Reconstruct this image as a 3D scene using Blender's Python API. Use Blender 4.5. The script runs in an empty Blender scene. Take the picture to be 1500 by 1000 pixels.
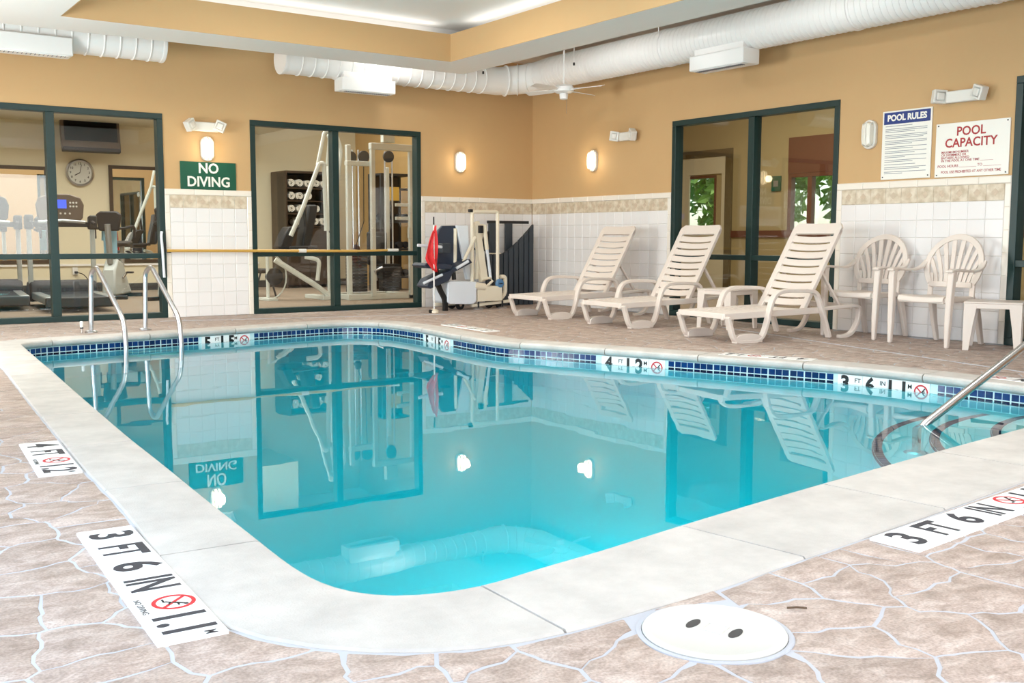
import bpy, bmesh, math, random
from math import sin, cos, pi, radians, sqrt, atan2, hypot
from mathutils import Vector, Matrix, noise
from mathutils.geometry import tessellate_polygon

random.seed(7)
S = bpy.context.scene
COL = S.collection
V = Vector

# ------------------------------------------------------------------ camera
def make_camera():
    yaw, pitch, roll = 0.609995545, -0.0998649925, 0.00255054521
    f = V((sin(yaw) * cos(pitch), cos(yaw) * cos(pitch), sin(pitch)))
    r = V((cos(yaw), -sin(yaw), 0))
    u = r.cross(f)
    r2 = r * cos(roll) + u * sin(roll)
    u2 = -r * sin(roll) + u * cos(roll)
    cd = bpy.data.cameras.new('camera')
    cd.sensor_width = 36.0
    cd.lens = 1503.37 / 1500 * 36
    cd.clip_start = 0.05
    cd.clip_end = 300
    co = bpy.data.objects.new('camera', cd)
    COL.objects.link(co)
    m = Matrix.Identity(4)
    for i in range(3):
        m[i][0], m[i][1], m[i][2] = r2[i], u2[i], -f[i]
    m.translation = V((-8.98934, -12.34851, 0.947409))
    co.matrix_world = m
    S.camera = co
make_camera()

# ------------------------------------------------------------------ world, lights, exposure
S.view_settings.view_transform = 'Standard'
S.view_settings.look = 'None'
S.view_settings.gamma = 1.0
S.view_settings.use_curve_mapping = False
S.view_settings.exposure = 0.0

W = bpy.data.worlds.new('daylight')
S.world = W
W.use_nodes = True
wn = W.node_tree.nodes
wl = W.node_tree.links
wn.clear()
sky = wn.new('ShaderNodeTexSky')
sky.sky_type = 'NISHITA'
sky.sun_disc = False
sky.sun_elevation = radians(48)
sky.sun_rotation = radians(200)
bg = wn.new('ShaderNodeBackground')
bg.inputs['Strength'].default_value = 0.28
wo = wn.new('ShaderNodeOutputWorld')
wl.new(sky.outputs[0], bg.inputs[0])
wl.new(bg.outputs[0], wo.inputs[0])

def area(name, loc, target, size, size_y, power, color):
    d = bpy.data.lights.new(name, 'AREA')
    d.shape = 'RECTANGLE'
    d.size, d.size_y = size, size_y
    d.energy = power
    d.color = color
    o = bpy.data.objects.new(name, d)
    COL.objects.link(o)
    o.location = loc
    d_ = (V(target) - V(loc)).normalized()
    if abs(d_.z) > .9:
        o.rotation_euler = (0, 0, 0) if d_.z < 0 else (pi, 0, 0)
    else:
        o.rotation_euler = d_.to_track_quat('-Z', 'Y').to_euler()
    return o

sun = bpy.data.lights.new('sun', 'SUN')
sun.energy = 2.6
sun.angle = radians(1.5)
sun.color = (1.0, 0.96, 0.88)
so = bpy.data.objects.new('sun', sun)
COL.objects.link(so)
so.rotation_euler = V((0.36, 0.12, -1.0)).to_track_quat('-Z', 'Y').to_euler()
# daylight entering through the windows of the left wall and the wall behind the camera
area('window_daylight', (-10.35, -3.2, 1.35), (0, -3.0, 1.1), 1.7, 1.5, 320, (0.95, 0.98, 1.0))
area('window_daylight', (-10.35, -9.4, 1.35), (0, -9.2, 0.9), 3.4, 1.9, 205, (0.64, 0.79, 1.0))
area('window_daylight', (-6.5, -13.85, 1.45), (-6.2, 0, 1.2), 5.0, 1.9, 185, (0.90, 0.95, 1.0))
# ceiling lamps in the tray over the pool
for y, power, tone in ((-3.6, 66, (1.0, 0.90, 0.76)), (-6.4, 78, (1.0, 0.94, 0.86)), (-9.2, 88, (1.0, 0.97, 0.94))):
    area('ceiling_lamp', (-4.7, y, 3.44), (-4.7, y, 0), 2.6, 0.9, power, tone)
# cove lamps on the ledge of the tray
area('cove_lamp', (-2.36, -6.0, 3.33), (-2.36, -6.0, 4), 0.1, 8.0, 7, (1.0, 0.98, 0.95))
area('cove_lamp', (-4.6, -1.66, 3.33), (-4.6, -1.66, 4), 4.0, 0.1, 4, (1.0, 0.98, 0.95))
# unseen fill lamps off the tray beam, added for bright patches on the ducts
for loc, to in (((-1.90, -2.95, 3.2), (-.42, -2.75, 3.2)), ((-1.90, -5.9, 3.2), (-.42, -5.7, 3.2)), ((-2.7, -1.15, 3.2), (-2.75, -.42, 3.1))):
    area('added_duct_fill', loc, to, .22, .12, 5, (1.0, 0.98, 0.94))
# unseen fill lamp by the near pool wall, added to brighten the water
area('added_pool_fill', (-6.0, -9.75, -0.75), (-5.2, -4.0, -1.3), 2.2, 0.25, 38, (0.95, 1.0, 1.0))
# exercise room and lobby lamps
area('gym_lamp', (-5.2, 3.2, 3.94), (-5.2, 3.4, 0), 4.0, 3.0, 250, (1.0, 0.98, 0.93))
area('gym_lamp', (-1.6, 3.2, 3.94), (-1.6, 3.4, 0), 2.0, 3.0, 100, (1.0, 0.98, 0.93))
area('lobby_lamp', (2.2, -2.0, 3.74), (2.6, -2.0, 0), 2.2, 3.8, 150, (1.0, 0.93, 0.80))

# ------------------------------------------------------------------ materials
def lin(c):
    return tuple(((x / 255) / 12.92 if x / 255 <= 0.04045 else ((x / 255 + 0.055) / 1.055) ** 2.4) for x in c) + (1.0,)

MATS = {}
def mat(name, rgb, rough=0.5, metal=0.0, spec=0.5, var=0.0, vscale=(6, 6, 6), bump=0.0, bscale=60, rand=0.0, emit=0.0, ecol=None, coat=0.0):
    m = bpy.data.materials.new(name)
    m.use_nodes = True
    nt = m.node_tree
    b = nt.nodes['Principled BSDF']
    b.inputs['Base Color'].default_value = lin(rgb)
    b.inputs['Roughness'].default_value = rough
    b.inputs['Metallic'].default_value = metal
    b.inputs['Specular IOR Level'].default_value = spec
    if coat:
        b.inputs['Coat Weight'].default_value = coat
        b.inputs['Coat Roughness'].default_value = 0.08
    if emit:
        b.inputs['Emission Color'].default_value = lin(ecol or rgb)
        b.inputs['Emission Strength'].default_value = emit
    src = None
    if var or bump:
        tc = nt.nodes.new('ShaderNodeNewGeometry')
        mp = nt.nodes.new('ShaderNodeMapping')
        mp.inputs['Scale'].default_value = vscale
        nt.links.new(tc.outputs['Position'], mp.inputs[0])
    if var:
        n = nt.nodes.new('ShaderNodeTexNoise')
        n.inputs['Scale'].default_value = 1.0
        n.inputs['Detail'].default_value = 6
        n.inputs['Roughness'].default_value = 0.65
        nt.links.new(mp.outputs[0], n.inputs['Vector'])
        mr = nt.nodes.new('ShaderNodeMapRange')
        mr.inputs['From Min'].default_value = 0.3
        mr.inputs['From Max'].default_value = 0.7
        mr.inputs['To Min'].default_value = 1 - var
        mr.inputs['To Max'].default_value = 1 + var
        nt.links.new(n.outputs['Fac'], mr.inputs['Value'])
        src = mr.outputs[0]
    if rand:
        oi = nt.nodes.new('ShaderNodeObjectInfo')
        mr2 = nt.nodes.new('ShaderNodeMapRange')
        mr2.inputs['To Min'].default_value = 1 - rand
        mr2.inputs['To Max'].default_value = 1 + rand
        nt.links.new(oi.outputs['Random'], mr2.inputs['Value'])
        if src is not None:
            mm = nt.nodes.new('ShaderNodeMath')
            mm.operation = 'MULTIPLY'
            nt.links.new(src, mm.inputs[0])
            nt.links.new(mr2.outputs[0], mm.inputs[1])
            src = mm.outputs[0]
        else:
            src = mr2.outputs[0]
    if src is not None:
        hs = nt.nodes.new('ShaderNodeHueSaturation')
        hs.inputs['Color'].default_value = lin(rgb)
        nt.links.new(src, hs.inputs['Value'])
        nt.links.new(hs.outputs[0], b.inputs['Base Color'])
    if bump:
        n2 = nt.nodes.new('ShaderNodeTexNoise')
        n2.inputs['Scale'].default_value = bscale
        n2.inputs['Detail'].default_value = 4
        tc2 = nt.nodes.new('ShaderNodeNewGeometry')
        nt.links.new(tc2.outputs['Position'], n2.inputs['Vector'])
        bp = nt.nodes.new('ShaderNodeBump')
        bp.inputs['Strength'].default_value = bump
        bp.inputs['Distance'].default_value = 0.01
        nt.links.new(n2.outputs['Fac'], bp.inputs['Height'])
        nt.links.new(bp.outputs[0], b.inputs['Normal'])
    MATS[name] = m
    return m

mat('tan_paint', (203, 167, 120), 0.62, spec=0.3, var=0.02, vscale=(1.5, 1.5, 1.5), bump=0.03, bscale=160)
mat('white_paint', (236, 233, 228), 0.55, spec=0.3)
mat('gym_paint', (226, 217, 188), 0.6, spec=0.3)
mat('gym_tan', (204, 168, 112), 0.6, spec=0.3)
mat('casing', (104, 88, 54), 0.5)
mat('lobby_paint', (180, 163, 118), 0.6, spec=0.3)
mat('wall_tile', (236, 233, 232), 0.22, spec=0.5, rand=0.025)
mat('cap_tile', (240, 232, 220), 0.25)
mat('grout', (214, 209, 202), 0.8)
mat('green_frame', (13, 46, 44), 0.4)
mat('sign_green', (8, 84, 62), 0.35)
mat('white_plastic', (228, 225, 217), 0.35)
mat('gym_enamel', (222, 226, 218), 0.35)
mat('lid_plastic', (206, 204, 197), 0.5)
mat('white_enamel', (240, 240, 238), 0.3)
mat('duct_paint', (240, 238, 235), 0.28, spec=0.5)
mat('resin', (226, 214, 204), 0.38, spec=0.4)
mat('coping', (193, 188, 182), 0.65, var=0.13, vscale=(5, 5, 5), bump=0.2, bscale=140, rand=0.05)
mat('joint', (184, 186, 193), 0.8)
mat('plaster', (206, 232, 234), 0.7)
mat('tile_blue', (3, 46, 100), 0.12, rand=0.35)
mat('tile_navy', (4, 18, 54), 0.12, rand=0.3)
mat('nosing', (12, 28, 74), 0.7, spec=0.1, rand=0.3)
mat('pool_grout', (236, 240, 242), 0.6)
mat('marker', (244, 244, 242), 0.3)
mat('ink', (44, 46, 56), 0.5)
mat('ink_black', (14, 14, 16), 0.5)
mat('red', (200, 32, 44), 0.5)
mat('sign_red', (170, 36, 40), 0.5)
mat('sign_blue', (14, 48, 122), 0.4)
mat('sign_white', (240, 238, 230), 0.4)
mat('fine_ink', (138, 140, 148), 0.6)
mat('chrome', (205, 207, 212), 0.3, metal=1.0)
mat('steel', (196, 192, 190), 0.24, metal=1.0)
mat('dark_metal', (60, 60, 62), 0.4, metal=0.8)
mat('brass_pole', (222, 178, 92), 0.3, metal=0.35)
mat('black', (18, 18, 20), 0.45)
mat('rubber', (30, 30, 32), 0.7)
mat('dark_panel', (52, 60, 68), 0.5)
mat('navy_seat', (44, 54, 72), 0.45)
mat('cream_metal', (236, 226, 204), 0.35)
mat('lift_white', (226, 232, 240), 0.35)
mat('blue_knob', (82, 128, 170), 0.4)
mat('flag_red', (226, 44, 48), 0.6)
mat('carpet', (150, 134, 116), 0.95, var=0.1, vscale=(20, 20, 20))
mat('gym_base', (70, 66, 60), 0.7)
mat('gym_grey', (190, 196, 192), 0.35)
mat('gym_silver', (176, 180, 180), 0.3, metal=0.6)
mat('gym_brown', (104, 88, 74), 0.4)
mat('gym_dark', (44, 44, 46), 0.5)
mat('tv_screen', (6, 6, 8), 0.35, spec=0.15)
mat('blue_screen', (60, 90, 230), 0.3, emit=0.8)
mat('cabinet_wood', (62, 48, 36), 0.45)
mat('wood_brown', (112, 66, 44), 0.45)
mat('towel', (242, 238, 226), 0.9)
mat('towel_blue', (150, 196, 214), 0.9)
mat('clock_face', (206, 206, 196), 0.5)
mat('lamp_lit', (255, 236, 190), 0.4, emit=6.0, ecol=(255, 232, 190))
mat('lamp_off', (236, 232, 220), 0.25)
mat('leaf', (158, 198, 92), 0.6, rand=0.2)
mat('bark', (92, 74, 58), 0.9)
mat('lawn', (110, 156, 62), 0.95, var=0.2, vscale=(3, 3, 3))
mat('lens', (214, 216, 214), 0.15)
mat('yellow_sign', (214, 178, 84), 0.5)

def nodes_of(name):
    m = bpy.data.materials.new(name)
    m.use_nodes = True
    m.node_tree.nodes.clear()
    MATS[name] = m
    return m.node_tree.nodes, m.node_tree.links

# stamped flagstone: pinkish tan, streaked and speckled
def stone_mat(name, c1, c2, c3):
    m = bpy.data.materials.new(name)
    m.use_nodes = True
    nt = m.node_tree
    L = nt.links
    b = nt.nodes['Principled BSDF']
    b.inputs['Roughness'].default_value = 0.55
    b.inputs['Specular IOR Level'].default_value = 0.35
    g = nt.nodes.new('ShaderNodeNewGeometry')
    mp = nt.nodes.new('ShaderNodeMapping')
    mp.inputs['Scale'].default_value = (9, 15, 9)
    mp.inputs['Rotation'].default_value = (0, 0, 0.5)
    L.new(g.outputs['Position'], mp.inputs[0])
    n = nt.nodes.new('ShaderNodeTexNoise')
    n.inputs['Scale'].default_value = 1.0
    n.inputs['Detail'].default_value = 7
    n.inputs['Roughness'].default_value = 0.7
    n.inputs['Distortion'].default_value = 0.6
    L.new(mp.outputs[0], n.inputs['Vector'])
    r = nt.nodes.new('ShaderNodeValToRGB')
    r.color_ramp.elements[0].position = 0.34
    r.color_ramp.elements[0].color = lin(c1)
    r.color_ramp.elements[1].position = 0.66
    r.color_ramp.elements[1].color = lin(c3)
    e = r.color_ramp.elements.new(0.5)
    e.color = lin(c2)
    L.new(n.outputs['Fac'], r.inputs['Fac'])
    sp = nt.nodes.new('ShaderNodeTexNoise')
    sp.inputs['Scale'].default_value = 130
    sp.inputs['Detail'].default_value = 3
    L.new(g.outputs['Position'], sp.inputs['Vector'])
    mr = nt.nodes.new('ShaderNodeMapRange')
    mr.inputs['From Min'].default_value = 0.3
    mr.inputs['From Max'].default_value = 0.62
    mr.inputs['To Min'].default_value = 0.72
    mr.inputs['To Max'].default_value = 1.04
    L.new(sp.outputs['Fac'], mr.inputs['Value'])
    oi = nt.nodes.new('ShaderNodeObjectInfo')
    mr2 = nt.nodes.new('ShaderNodeMapRange')
    mr2.inputs['To Min'].default_value = 0.93
    mr2.inputs['To Max'].default_value = 1.05
    L.new(oi.outputs['Random'], mr2.inputs['Value'])
    mm = nt.nodes.new('ShaderNodeMath')
    mm.operation = 'MULTIPLY'
    L.new(mr.outputs[0], mm.inputs[0])
    L.new(mr2.outputs[0], mm.inputs[1])
    hs = nt.nodes.new('ShaderNodeHueSaturation')
    L.new(r.outputs[0], hs.inputs['Color'])
    L.new(mm.outputs[0], hs.inputs['Value'])
    L.new(hs.outputs[0], b.inputs['Base Color'])
    bp = nt.nodes.new('ShaderNodeBump')
    bp.inputs['Strength'].default_value = 0.18
    bp.inputs['Distance'].default_value = 0.01
    L.new(n.outputs['Fac'], bp.inputs['Height'])
    L.new(bp.outputs[0], b.inputs['Normal'])
    MATS[name] = m
stone_mat('stone', (155, 137, 125), (181, 162, 151), (204, 188, 178))

# travertine border tile with a printed diamond
def border_mat():
    m = bpy.data.materials.new('border')
    m.use_nodes = True
    nt = m.node_tree
    L = nt.links
    b = nt.nodes['Principled BSDF']
    b.inputs['Roughness'].default_value = 0.45
    g = nt.nodes.new('ShaderNodeNewGeometry')
    n = nt.nodes.new('ShaderNodeTexNoise')
    n.inputs['Scale'].default_value = 14
    n.inputs['Detail'].default_value = 6
    L.new(g.outputs['Position'], n.inputs['Vector'])
    r = nt.nodes.new('ShaderNodeValToRGB')
    r.color_ramp.elements[0].position = 0.35
    r.color_ramp.elements[0].color = lin((196, 178, 152))
    r.color_ramp.elements[1].position = 0.65
    r.color_ramp.elements[1].color = lin((226, 214, 194))
    L.new(n.outputs['Fac'], r.inputs['Fac'])
    L.new(r.outputs[0], b.inputs['Base Color'])
    MATS['border'] = m
border_mat()
mat('diamond', (204, 184, 160), 0.45, var=0.12, vscale=(30, 30, 30))

def glass_mat(name, ior, tint, rough=0.0):
    N, L = nodes_of(name)
    o = N.new('ShaderNodeOutputMaterial')
    mix = N.new('ShaderNodeMixShader')
    t = N.new('ShaderNodeBsdfTransparent')
    t.inputs[0].default_value = tint
    gl = N.new('ShaderNodeBsdfGlossy')
    gl.inputs['Roughness'].default_value = rough
    fr = N.new('ShaderNodeFresnel')
    ge = N.new('ShaderNodeNewGeometry')
    mi = N.new('ShaderNodeMix')
    mi.inputs['A'].default_value = ior
    mi.inputs['B'].default_value = 1 / ior
    L.new(ge.outputs['Backfacing'], mi.inputs['Factor'])
    L.new(mi.outputs[0], fr.inputs['IOR'])
    L.new(fr.outputs[0], mix.inputs[0])
    L.new(t.outputs[0], mix.inputs[1])
    L.new(gl.outputs[0], mix.inputs[2])
    L.new(mix.outputs[0], o.inputs['Surface'])
glass_mat('glass', 1.5, (0.97, 0.985, 0.975, 1))
def mirror_mat():
    N, L = nodes_of('mirror')
    o = N.new('ShaderNodeOutputMaterial')
    gl = N.new('ShaderNodeBsdfGlossy')
    gl.inputs['Color'].default_value = (0.8, 0.82, 0.8, 1)
    gl.inputs['Roughness'].default_value = 0.01
    L.new(gl.outputs[0], o.inputs['Surface'])
mirror_mat()
def water_mat():
    N, L = nodes_of('water')
    o = N.new('ShaderNodeOutputMaterial')
    p = N.new('ShaderNodeBsdfPrincipled')
    p.inputs['Base Color'].default_value = (1, 1, 1, 1)
    p.inputs['Roughness'].default_value = 0.0
    p.inputs['IOR'].default_value = 1.333
    p.inputs['Transmission Weight'].default_value = 1.0
    g = N.new('ShaderNodeNewGeometry')
    n = N.new('ShaderNodeTexNoise')
    n.inputs['Scale'].default_value = 1.6
    n.inputs['Detail'].default_value = 2
    L.new(g.outputs['Position'], n.inputs['Vector'])
    bp = N.new('ShaderNodeBump')
    bp.inputs['Strength'].default_value = 0.02
    bp.inputs['Distance'].default_value = 0.05
    L.new(n.outputs['Fac'], bp.inputs['Height'])
    L.new(bp.outputs[0], p.inputs['Normal'])
    va = N.new('ShaderNodeVolumeAbsorption')
    va.inputs['Color'].default_value = (0.0, 0.92, 0.955, 1)
    va.inputs['Density'].default_value = 1.7
    L.new(p.outputs[0], o.inputs['Surface'])
    L.new(va.outputs[0], o.inputs['Volume'])
water_mat()

# ------------------------------------------------------------------ mesh helpers
class MB:
    def __init__(self):
        self.v, self.f = [], []
    def add(self, verts, faces):
        b = len(self.v)
        self.v += [tuple(p) for p in verts]
        self.f += [tuple(b + i for i in f) for f in faces]
        return self
    def box(self, c, s, rz=0.0, M=None):
        hx, hy, hz = s[0] / 2, s[1] / 2, s[2] / 2
        R = M if M is not None else Matrix.Rotation(rz, 3, 'Z')
        vs = [V(c) + R @ V((x * hx, y * hy, z * hz)) for z in (-1, 1) for y in (-1, 1) for x in (-1, 1)]
        return self.add(vs, [(0, 2, 3, 1), (4, 5, 7, 6), (0, 1, 5, 4), (2, 6, 7, 3), (0, 4, 6, 2), (1, 3, 7, 5)])
    def span(self, a, b):
        return self.box([(a[i] + b[i]) / 2 for i in range(3)], [abs(b[i] - a[i]) for i in range(3)])
    def loft(self, secs, caps=True, closed=False):
        n = len(secs[0])
        vs = [p for s in secs for p in s]
        fs = []
        m = len(secs)
        for i in range(m if closed else m - 1):
            k = (i + 1) % m
            for j in range(n):
                l = (j + 1) % n
                fs.append((i * n + j, i * n + l, k * n + l, k * n + j))
        if caps and not closed:
            fs.append(tuple(range(n))[::-1])
            fs.append(tuple((m - 1) * n + j for j in range(n)))
        return self.add(vs, fs)
    def frames(self, pts, closed=False):
        pts = [V(p) for p in pts]
        n = len(pts)
        T = []
        for i in range(n):
            a = pts[i - 1] if (i > 0 or closed) else pts[i]
            b = pts[(i + 1) % n] if (i < n - 1 or closed) else pts[i]
            T.append((b - a).normalized())
        up = V((0, 0, 1)) if abs(T[0].z) < 0.9 else V((0, 1, 0))
        nrm = (up - T[0] * up.dot(T[0])).normalized()
        out = []
        for i in range(n):
            if i:
                nrm = (nrm - T[i] * nrm.dot(T[i]))
                nrm = nrm.normalized() if nrm.length > 1e-6 else V((0, 0, 1))
            out.append((pts[i], T[i], nrm, T[i].cross(nrm)))
        return out
    def tube(self, pts, r, n=10, closed=False):
        secs = []
        rr = r if isinstance(r, (list, tuple)) else [r] * len(pts)
        for (p, t, a, b), q in zip(self.frames(pts, closed), rr):
            secs.append([p + (a * cos(2 * pi * j / n) + b * sin(2 * pi * j / n)) * q for j in range(n)])
        return self.loft(secs, True, closed)
    def ribbon(self, pts, side, w, t):
        """rectangular section swept along pts; side = fixed width direction"""
        side = V(side).normalized()
        secs = []
        ww = w if isinstance(w, (list, tuple)) else [w] * len(pts)
        for (p, tt, a, b), w_ in zip(self.frames(pts), ww):
            nn = tt.cross(side).normalized()
            secs.append([p + side * w_ / 2 + nn * t / 2, p - side * w_ / 2 + nn * t / 2, p - side * w_ / 2 - nn * t / 2, p + side * w_ / 2 - nn * t / 2])
        return self.loft(secs)
    def lathe(self, prof, n=24, c=(0, 0, 0), axis='Z'):
        secs = []
        for r, h in prof:
            ring = []
            for j in range(n):
                a = 2 * pi * j / n
                q = {'Z': (r * cos(a), r * sin(a), h), 'Y': (r * sin(a), h, r * cos(a)), 'X': (h, r * cos(a), r * sin(a))}[axis]
                ring.append(V(c) + V(q))
            secs.append(ring)
        return self.loft(secs)
    def prism(self, poly, a, b, axes='XZ'):
        """extrude a 2D polygon; axes = plane of the polygon, a..b along the third axis"""
        def P(p, h):
            return {'XZ': (p[0], h, p[1]), 'YZ': (h, p[0], p[1]), 'XY': (p[0], p[1], h)}[axes]
        n = len(poly)
        vs = [P(p, a) for p in poly] + [P(p, b) for p in poly]
        fs = [tuple(range(n)), tuple(range(2 * n - 1, n - 1, -1))]
        fs += [(j, n + j, n + (j + 1) % n, (j + 1) % n) for j in range(n)]
        return self.add(vs, fs)
    def mesh(self, name, material, smooth=True, ang=35):
        me = bpy.data.meshes.new(name)
        me.from_pydata(self.v, [], self.f)
        bm = bmesh.new()
        bm.from_mesh(me)
        bmesh.ops.recalc_face_normals(bm, faces=bm.faces)
        bm.to_mesh(me)
        bm.free()
        me.materials.append(MATS[material] if isinstance(material, str) else material)
        if smooth:
            me.polygons.foreach_set('use_smooth', [True] * len(me.polygons))
            me.set_sharp_from_angle(angle=radians(ang))
        me.update()
        return me
    def build(self, name, material, parent=None, bevel=0.0, **k):
        return link(name, self.mesh(name, material, **k), parent, bevel=bevel)

def link(name, me, parent=None, loc=None, rot=None, bevel=0.0):
    o = bpy.data.objects.new(name, me)
    COL.objects.link(o)
    if parent is not None:
        o.parent = parent
    if loc is not None:
        o.location = loc
    if rot is not None:
        o.rotation_euler = rot
    if bevel:
        b = o.modifiers.new('bevel', 'BEVEL')
        b.width = bevel
        b.segments = 2
        b.limit_method = 'ANGLE'
        b.angle_limit = radians(40)
    return o

def tag(o, label=None, cat=None, group=None, kind=None):
    if label: o['label'] = label
    if cat: o['category'] = cat
    if group: o['group'] = group
    if kind: o['kind'] = kind
    return o

def thing(name, label, cat, loc=(0, 0, 0), rz=0.0, group=None, kind=None):
    o = bpy.data.objects.new(name, None)
    o.empty_display_size = 0.1
    COL.objects.link(o)
    o.location = loc
    o.rotation_euler = (0, 0, rz)
    return tag(o, label, cat, group, kind)

def kids(o):
    return [c for c in bpy.data.objects if c.parent == o]

def dup(root, loc, rz, label, group=None):
    r = root.copy()
    COL.objects.link(r)
    r.location = loc
    r.rotation_euler = (0, 0, rz)
    r['label'] = label
    if group: r['group'] = group
    for ch in kids(root):
        c = ch.copy()
        COL.objects.link(c)
        c.parent = r
        for g in kids(ch):
            d = g.copy()
            COL.objects.link(d)
            d.parent = c
    return r

def structure(name, mb, m, parent=None, **k):
    o = mb.build(name, m, parent, **k)
    if parent is None:
        o['kind'] = 'structure'
    return o

def lettering(name, s, size, m, parent, loc, R, bold=0.0, xs=1.0, align='CENTER', ext=0.0006, spacing=1.0, line=1.0):
    """real lettering: R maps (text right, text up, outward) to the parent frame (3x3, columns)"""
    cu = bpy.data.curves.new(name, 'FONT')
    cu.body = s
    cu.size = size
    cu.align_x = align
    cu.align_y = 'CENTER'
    cu.extrude = ext
    cu.offset = bold
    cu.space_character = spacing
    cu.space_line = line
    cu.resolution_u = 3
    tmp = bpy.data.objects.new('tmp', cu)
    me = bpy.data.meshes.new_from_object(tmp)
    bpy.data.objects.remove(tmp)
    bpy.data.curves.remove(cu)
    me.name = name
    me.materials.clear()
    me.materials.append(MATS[m])
    M = Matrix.Identity(4)
    for i in range(3):
        for j in range(3):
            M[i][j] = R[i][j] * (xs if j == 0 else 1.0)
    M.translation = V(loc)
    me.transform(M)
    return link(name, me, parent)

def cols(a, b, c):
    return [[a[i], b[i], c[i]] for i in range(3)]

R_BACK = cols((1, 0, 0), (0, 0, 1), (0, -1, 0))        # on the back wall, read from the pool
R_RIGHT = cols((0, -1, 0), (0, 0, 1), (-1, 0, 0))      # on the right wall

def catmull(P, n, closed=True):
    out = []
    m = len(P)
    rng = range(m) if closed else range(m - 1)
    for i in rng:
        if closed:
            p0, p1, p2, p3 = P[i - 1], P[i], P[(i + 1) % m], P[(i + 2) % m]
        else:
            p0, p1, p2, p3 = P[max(i - 1, 0)], P[i], P[i + 1], P[min(i + 2, m - 1)]
        for k in range(n):
            t = k / n
            # centripetal-like damping through chord scaling
            out.append(tuple(0.5 * ((2 * b) + (-a + c) * t + (2 * a - 5 * b + 4 * c - d) * t * t + (-a + 3 * b - 3 * c + d) * t ** 3)
                             for a, b, c, d in zip(p0, p1, p2, p3)))
    if not closed:
        out.append(tuple(P[-1]))
    return out

def fillet(P, r=0.06, n=6):
    """round the corners of an open 2D/3D polyline"""
    P = [V(p) for p in P]
    out = [P[0]]
    for i in range(1, len(P) - 1):
        a, b, c = P[i - 1], P[i], P[i + 1]
        d1, d2 = (a - b), (c - b)
        q = min(r, d1.length * 0.45, d2.length * 0.45)
        s, e = b + d1.normalized() * q, b + d2.normalized() * q
        for k in range(n + 1):
            t = k / n
            out.append(s * (1 - t) ** 2 + b * 2 * t * (1 - t) + e * t * t)
    out.append(P[-1])
    return out

# ------------------------------------------------------------------ pool outline (metres, corner of the two walls = origin)
# (x, y, coping width)
CTRL = [(-7.37, -2.60, .32), (-7.33, -2.34, .32), (-7.12, -2.20, .30), (-6.75, -2.13, .28), (-6.2, -2.06, .28), (-5.6, -1.97, .28), (-5.0, -1.88, .28), (-4.5, -1.80, .28),
        (-4.05, -1.76, .28), (-3.78, -1.84, .28), (-3.62, -2.10, .28), (-3.57, -2.5, .28), (-3.58, -3.0, .28), (-3.65, -3.6, .28), (-3.69, -4.2, .28), (-3.66, -4.62, .28),
        (-3.50, -5.02, .28), (-3.30, -5.54, .28), (-3.06, -6.2, .28), (-2.80, -6.9, .28), (-2.62, -7.4, .28), (-2.53, -7.9, .28), (-2.50, -8.4, .28),
        (-2.49, -8.9, .28), (-2.50, -9.25, .3), (-2.64, -9.45, .36), (-2.95, -9.53, .45), (-3.89, -9.62, .5), (-4.8, -9.71, .51), (-5.52, -9.79, .51), (-6.1, -9.86, .5),
        (-6.62, -9.93, .48), (-7.0, -9.99, .46), (-7.25, -10.02, .44), (-7.47, -10.05, .41), (-7.63, -10.03, .40), (-7.75, -9.96, .38), (-7.82, -9.83, .37), (-7.84, -9.62, .335), (-7.82, -9.2, .315),
        (-7.79, -8.65, .30), (-7.75, -8.0, .31), (-7.71, -7.3, .30), (-7.64, -6.3, .30), (-7.56, -5.2, .30), (-7.50, -4.4, .30), (-7.43, -3.4, .31)]
DENSE = catmull(CTRL, 8)
# resample by arc length
def resample(P, n):
    L = [0.0]
    m = len(P)
    for i in range(m):
        a, b = P[i], P[(i + 1) % m]
        L.append(L[-1] + hypot(b[0] - a[0], b[1] - a[1]))
    tot = L[-1]
    out = []
    j = 0
    for k in range(n):
        s = tot * k / n
        while L[j + 1] < s:
            j += 1
        t = (s - L[j]) / max(L[j + 1] - L[j], 1e-9)
        a, b = P[j], P[(j + 1) % m]
        out.append(tuple(a[i] + (b[i] - a[i]) * t for i in range(len(a))))
    return out, tot
NP = 420
RING, PERIM = resample(DENSE, NP)
def area2(P):
    return sum(P[i][0] * P[(i + 1) % len(P)][1] - P[(i + 1) % len(P)][0] * P[i][1] for i in range(len(P))) / 2
SGN = 1 if area2(RING) > 0 else -1
def normal_at(i):
    a, b = RING[(i - 2) % NP], RING[(i + 2) % NP]
    t = V((b[0] - a[0], b[1] - a[1], 0)).normalized()
    return V((t.y, -t.x, 0)) * SGN          # points outwards
NORM = [normal_at(i) for i in range(NP)]
INN = [V((p[0], p[1], 0)) for p in RING]
OUT = [INN[i] + NORM[i] * RING[i][2] for i in range(NP)]
def off(d):
    return [INN[i] + NORM[i] * d for i in range(NP)]
ZW = -0.127

# ------------------------------------------------------------------ floor with stamped flagstones
def inside(P, x, y):
    c = False
    n = len(P)
    j = n - 1
    for i in range(n):
        if (P[i].y > y) != (P[j].y > y) and x < (P[j].x - P[i].x) * (y - P[i].y) / (P[j].y - P[i].y) + P[i].x:
            c = not c
        j = i
    return c

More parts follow.
